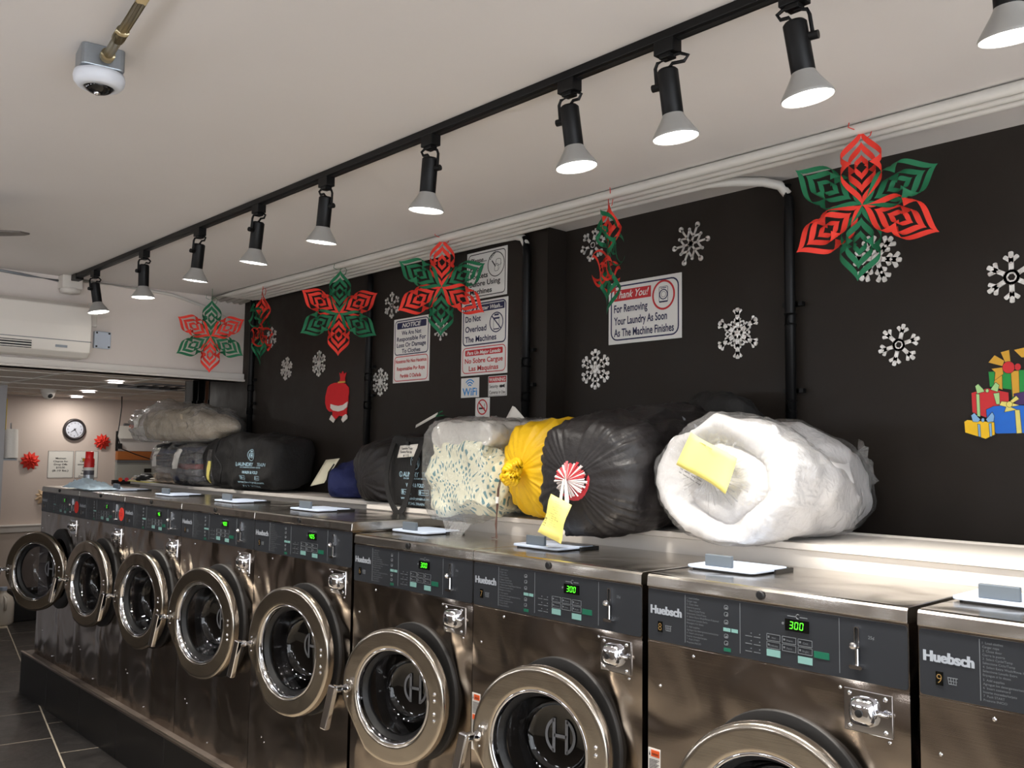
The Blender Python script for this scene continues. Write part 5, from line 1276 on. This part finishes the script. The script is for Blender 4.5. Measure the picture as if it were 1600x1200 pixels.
def note(y0, y1, z0, z1, lines, label):
    t = thing('paper_notice', label, 'notice', (WX+.001, y0, z0), group='paper notices on the back wall')
    MB().box(0, .002, 0, y1-y0, 0, z1-z0).build('sheet', M_paper, t)
    MB().band(rrect(-.004, y1-y0+.004, -.004, z1-z0+.004, .004, 2), .009, (.001, 0, 0), Y_, Z_, (.002, 0, 0)).build('sleeve', film('sleeve', (245, 245, 245), .1, .15, 0, 1, .15), t)
    mb = MB()
    for q, s in enumerate(lines): text(mb, s, (.0025, (y1-y0)/2, (z1-z0)*.70-.030*q), Y_, Z_, .016, min(.17, .0135*len(s)), 'c', bold=.02)
    mb.build('lettering', M_ink, t)
note(.868, 1.098, 1.310, 1.570, ['Minimum', 'Charge for', 'Drop Offs', '$10.00', '(8-10 lbs.)'], 'left paper notice on the back wall, behind the spray can')
note(1.115, 1.330, 1.308, 1.572, ['Laundry', 'Comes Inc', 'according to', '$1.00', 'and to', 'be at a', 'Drop Offs.'], 'right paper notice on the back wall, partly behind the spray can')
# paper towels on their holder on the left pillar
t = thing('paper_towel_roll', 'upright roll of paper towels on a holder at the left edge', 'paper towels', (-5.33, .198, 1.50))
MB().lathe([(.016, .0), (.052, 0), (.052, .235), (.016, .235)], (0, 0, .012), (-.10, -.02, 1), 28).build('roll', mat('towel_white', (236, 230, 222), .9, bump=.3, bscale=60), t, smooth=True).modifiers.new('e', 'EDGE_SPLIT').split_angle = R_(40)
MB().tube([(0, 0, 0), (-.030, -.006, .30)], .006, 10).build('rod', M_chrome, t); MB().box(-.06, .06, -.072, .03, -.004, .010).build('arm', M_galv, t)
t = thing('yellow_strip', 'yellow sticker strip high on the edge of the grey pillar', 'sticker', (-5.26, .127, 1.74)); MB().box(0, .012, 0, .004, 0, .25).build('strip', mat('strip_yellow', (222, 190, 40), .5), t)
t = thing('wall_faucet', 'chrome faucet at the far left below the paper towels', 'faucet', (WX+.04, .30, 1.0))
MB().tube([(0, 0, .02), (.05, .03, .03), (.10, .075, .03), (.115, .085, .005)], .012, 10).build('spout', M_chrome, t, smooth=True); MB().tube([(0, -.02, .10), (.04, .02, .115), (.06, .04, .105)], .008, 8).build('lever', M_chrome, t, smooth=True); MB().cyl((-.04, 0, .03), (.02, 0, .03), .02, 14).tube([(0, -.02, .0), (0, -.02, .11)], .01, 8).build('body', M_chrome, t)
# bottle on the floor by the open door
t = thing('plastic_jug', 'white plastic jug on the floor behind the open washer door', 'jug', (-6.42, .47, 0))
MB().lathe([(.0005, 0), (.085, 0), (.095, .02), (.095, .19), (.08, .24), (.04, .275), (.028, .285), (.028, .31)], (0, 0, 0), (0, 0, 1), 28).build('body', mat('jug_white', (200, 192, 180), .45), t, smooth=True)
MB().lathe([(.031, .305), (.031, .335), (.0005, .336)], (0, 0, 0), (0, 0, 1), 20).build('cap', M_flap, t); MB().tube([(.05, .0, .26), (.10, 0, .24), (.11, 0, .18), (.09, 0, .14)], .013, 8).build('handle', mat('jug_white', (200, 192, 180), .45), t, smooth=True)
t = thing('plastic_jug', 'yellowish jug at the left edge of the floor beside the white one', 'jug', (-6.45, .29, 0))
MB().lathe([(.0005, 0), (.075, 0), (.085, .02), (.085, .19), (.07, .24), (.03, .275), (.026, .31), (.0005, .312)], (0, 0, 0), (0, 0, 1), 28).build('body', mat('jug_yellow', (186, 160, 84), .45), t, smooth=True)
t = thing('waste_bin', 'low black bin on the floor behind the washers at the far wall', 'bin', (-6.55, .68, 0))
MB().box(-.10, .10, -.12, .14, 0, .26).build('tub', M_rubber, t, bevel=.01); MB().box(-.11, .11, -.13, .15, .26, .28).build('rim', M_lblack, t)
# board, shelf and dryer front at the right of the back wall
t = thing('wall_poster', 'off-white sheet with orange dot pinned high beside the pillow bag', 'poster', (WX+.045, 1.50, 1.705))
MB().box(0, .003, 0, .30, 0, .13).build('sheet', M_paper, t); MB().box(-.03, .0, .06, .20, .13, .155).build('clip_bar', M_galv, t); MB().prism(circ(.13, .125, .022, 16), (.004, 0, 0), Y_, Z_, (.002, 0, 0)).build('orange_dot', mat('orange', (232, 92, 30), .6), t)
t = thing('dryer', 'grey wall dryer with a row of coloured dots along its edge', 'dryer', (WX, 1.500, 0))
MB().box(0, .04, 0, .56, 0, 1.465).build('cabinet', mat('dryer_grey', (150, 150, 144), .4), t, bevel=.004)
MB().box(.04, .046, .01, .55, 1.19, 1.44).build('front_panel', mat('dryer_panel', (160, 160, 152), .4), t); MB().box(.046, .05, .28, .36, 1.36, 1.40).build('coin_window', M_screen, t); MB().box(.0, .055, 0, .56, 1.465, 1.485).build('top_edge', M_galv, t)
MB().box(.04, .085, -.04, .56, 1.24, 1.285).build('dark_rail', M_rubber, t)
for k, c in enumerate(((236, 92, 40), (214, 60, 80), (232, 92, 40), (118, 206, 56), (206, 56, 84), (34, 120, 168), (92, 190, 60))):
    MB().prism(circ(.03+.062*k, 1.290+(.05 if k == 6 else 0), .020, 14), (.085, 0, 0), Y_, Z_, (.004, 0, 0)).build('coloured_dot', mat('dot%d' % k, c, .5), t)
t = thing('wood_shelf', 'orange-brown wooden board above the grey dryer', 'board', (WX, 1.500, 1.487)); MB().box(0, .06, 0, .56, 0, .088).build('board', mat('orange_wood', (168, 98, 46), .5, var=.15, vscale=6, stretch=(1, 1, 8)), t, bevel=.003)
t = thing('whiteboard', 'plain white board above the wooden board', 'board', (WX, 1.515, 1.58)); MB().box(0, .02, 0, .545, 0, .20).build('panel', mat('board_white', (208, 204, 200), .35), t); MB().box(0, .024, -.02, 0, 0, .20).build('edge', M_rubber, t); MB().box(.02, .05, -.01, .03, .02, .075).build('switch', M_ink, t)
t = thing('bag_of_supplies', 'black and white packet on the far end behind the blue cloth', 'packet', (-3.76, .66, ZS))
MB().prism(rrect(-.055, .055, 0, .055, .018, 4), (0, 0, .001), X_, Z_, (0, .05, 0)).build('pack', M_rubber, t, bevel=.004); MB().box(-.028, .022, -.002, 0, .006, .052).build('label', M_paper, t)

# ceiling camera, downlights, vent and cable of the back room
t = thing('dome_camera', 'small white dome camera under the dropped ceiling', 'camera', (-5.62, .535, ZLOW))
MB().lathe([(.062, 0), (.062, -.018), (.055, -.03)], (0, 0, 0), (0, 0, 1), 28).sphere((0, 0, -.03), .052, 24, 14).build('housing', M_acw, t, smooth=True); d = Vector((.75, .1, -.45)).normalized()
MB().sphere(Vector((0, 0, -.03))+d*.036, .024, 16, 10).build('lens', M_ink, t, smooth=True)
for k, (x, y) in enumerate(((-4.05, .545), (-5.42, .80), (-6.37, 1.00))):
    t = thing('recessed_light', ('nearest and largest', 'middle', 'farthest and smallest')[k]+' of the three round lights in the dropped ceiling', 'light', (x, y, ZLOW-.006), group='round recessed lights')
    MB().lathe([(.052, 0), (.062, -.002), (.064, -.006), (.051, -.008)], (0, 0, 0), (0, 0, 1), 32).build('trim_ring', M_white, t, smooth=True)
    MB().lathe([(.052, -.007), (.0005, -.007)], (0, 0, 0), (0, 0, 1), 32).build('diffuser', mat('downlight', (255, 255, 255), .4, emit=(240, 244, 255), estr=8), t)
    l = bpy.data.lights.new('downlight', 'AREA'); l.shape = 'DISK'; l.size = .10; l.energy = DOWN_W; l.color = (1, .95, .88)
    lo = bpy.data.objects.new('downlight', l); COL.objects.link(lo); lo.parent = t; lo.location = (0, 0, -.012)
t = thing('ceiling_vent', 'dark open ceiling vent above the pillow bag', 'vent', (vent_at[0], vent_at[1], ZLOW))
MB().box(-.27, .27, -.27, .27, .02, .045).build('shaft', M_rubber, t)
for k in range(6): MB().box(-.25, .25, -.24+.09*k, -.215+.09*k, -.004, .018).build('louver', M_ink, t)
MB().band(rrect(-.29, .29, -.29, .29, .005, 1), .03, (0, 0, -.008), X_, Y_, (0, 0, .028)).build('frame', M_galv, t)
t = thing('hanging_cable', 'thin dark cable hanging from the dropped ceiling beside the pillow bag', 'cable', (-6.0, 1.28, ZLOW))
MB().tube([(0, .01, 0), (.0, .012, -.10), (0, .0, -.25), (0, -.015, -.38), (0, .03, -.50), (0, .16, -.55), (.0, .32, -.60), (0, .40, -.66)], .005, 6).build('sheath', M_ink, t, smooth=True)
# dark risers where the black wall ends
for k, (x, r, m, lb) in enumerate(((-3.245, .030, M_lblack, 'thick black riser pipe nearest the black wall end'), (-3.325, .022, mat('rusty_pipe', (96, 62, 44), .5, var=.3, vscale=12), 'rusty brown riser pipe among the black ones'), (-3.41, .034, M_lblack, 'black riser pipe left of the rusty one'), (-3.51, .030, M_lblack, 'black riser pipe farthest left of the group'), (-3.62, .04, mat('pale_riser', (150, 146, 142), .5), 'pale grey riser pipe above the pillow bag'))):
    t = thing('riser_pipe', lb, 'pipe', (x, .93, 0)); MB().tube([(0, 0, 0), (0, 0, ZLOW)], r, 16).build('tube', m, t, smooth=True); MB().tube([(0, 0, 1.9), (0, 0, 1.95)], r*1.2, 16).build('collar', m, t, smooth=True)
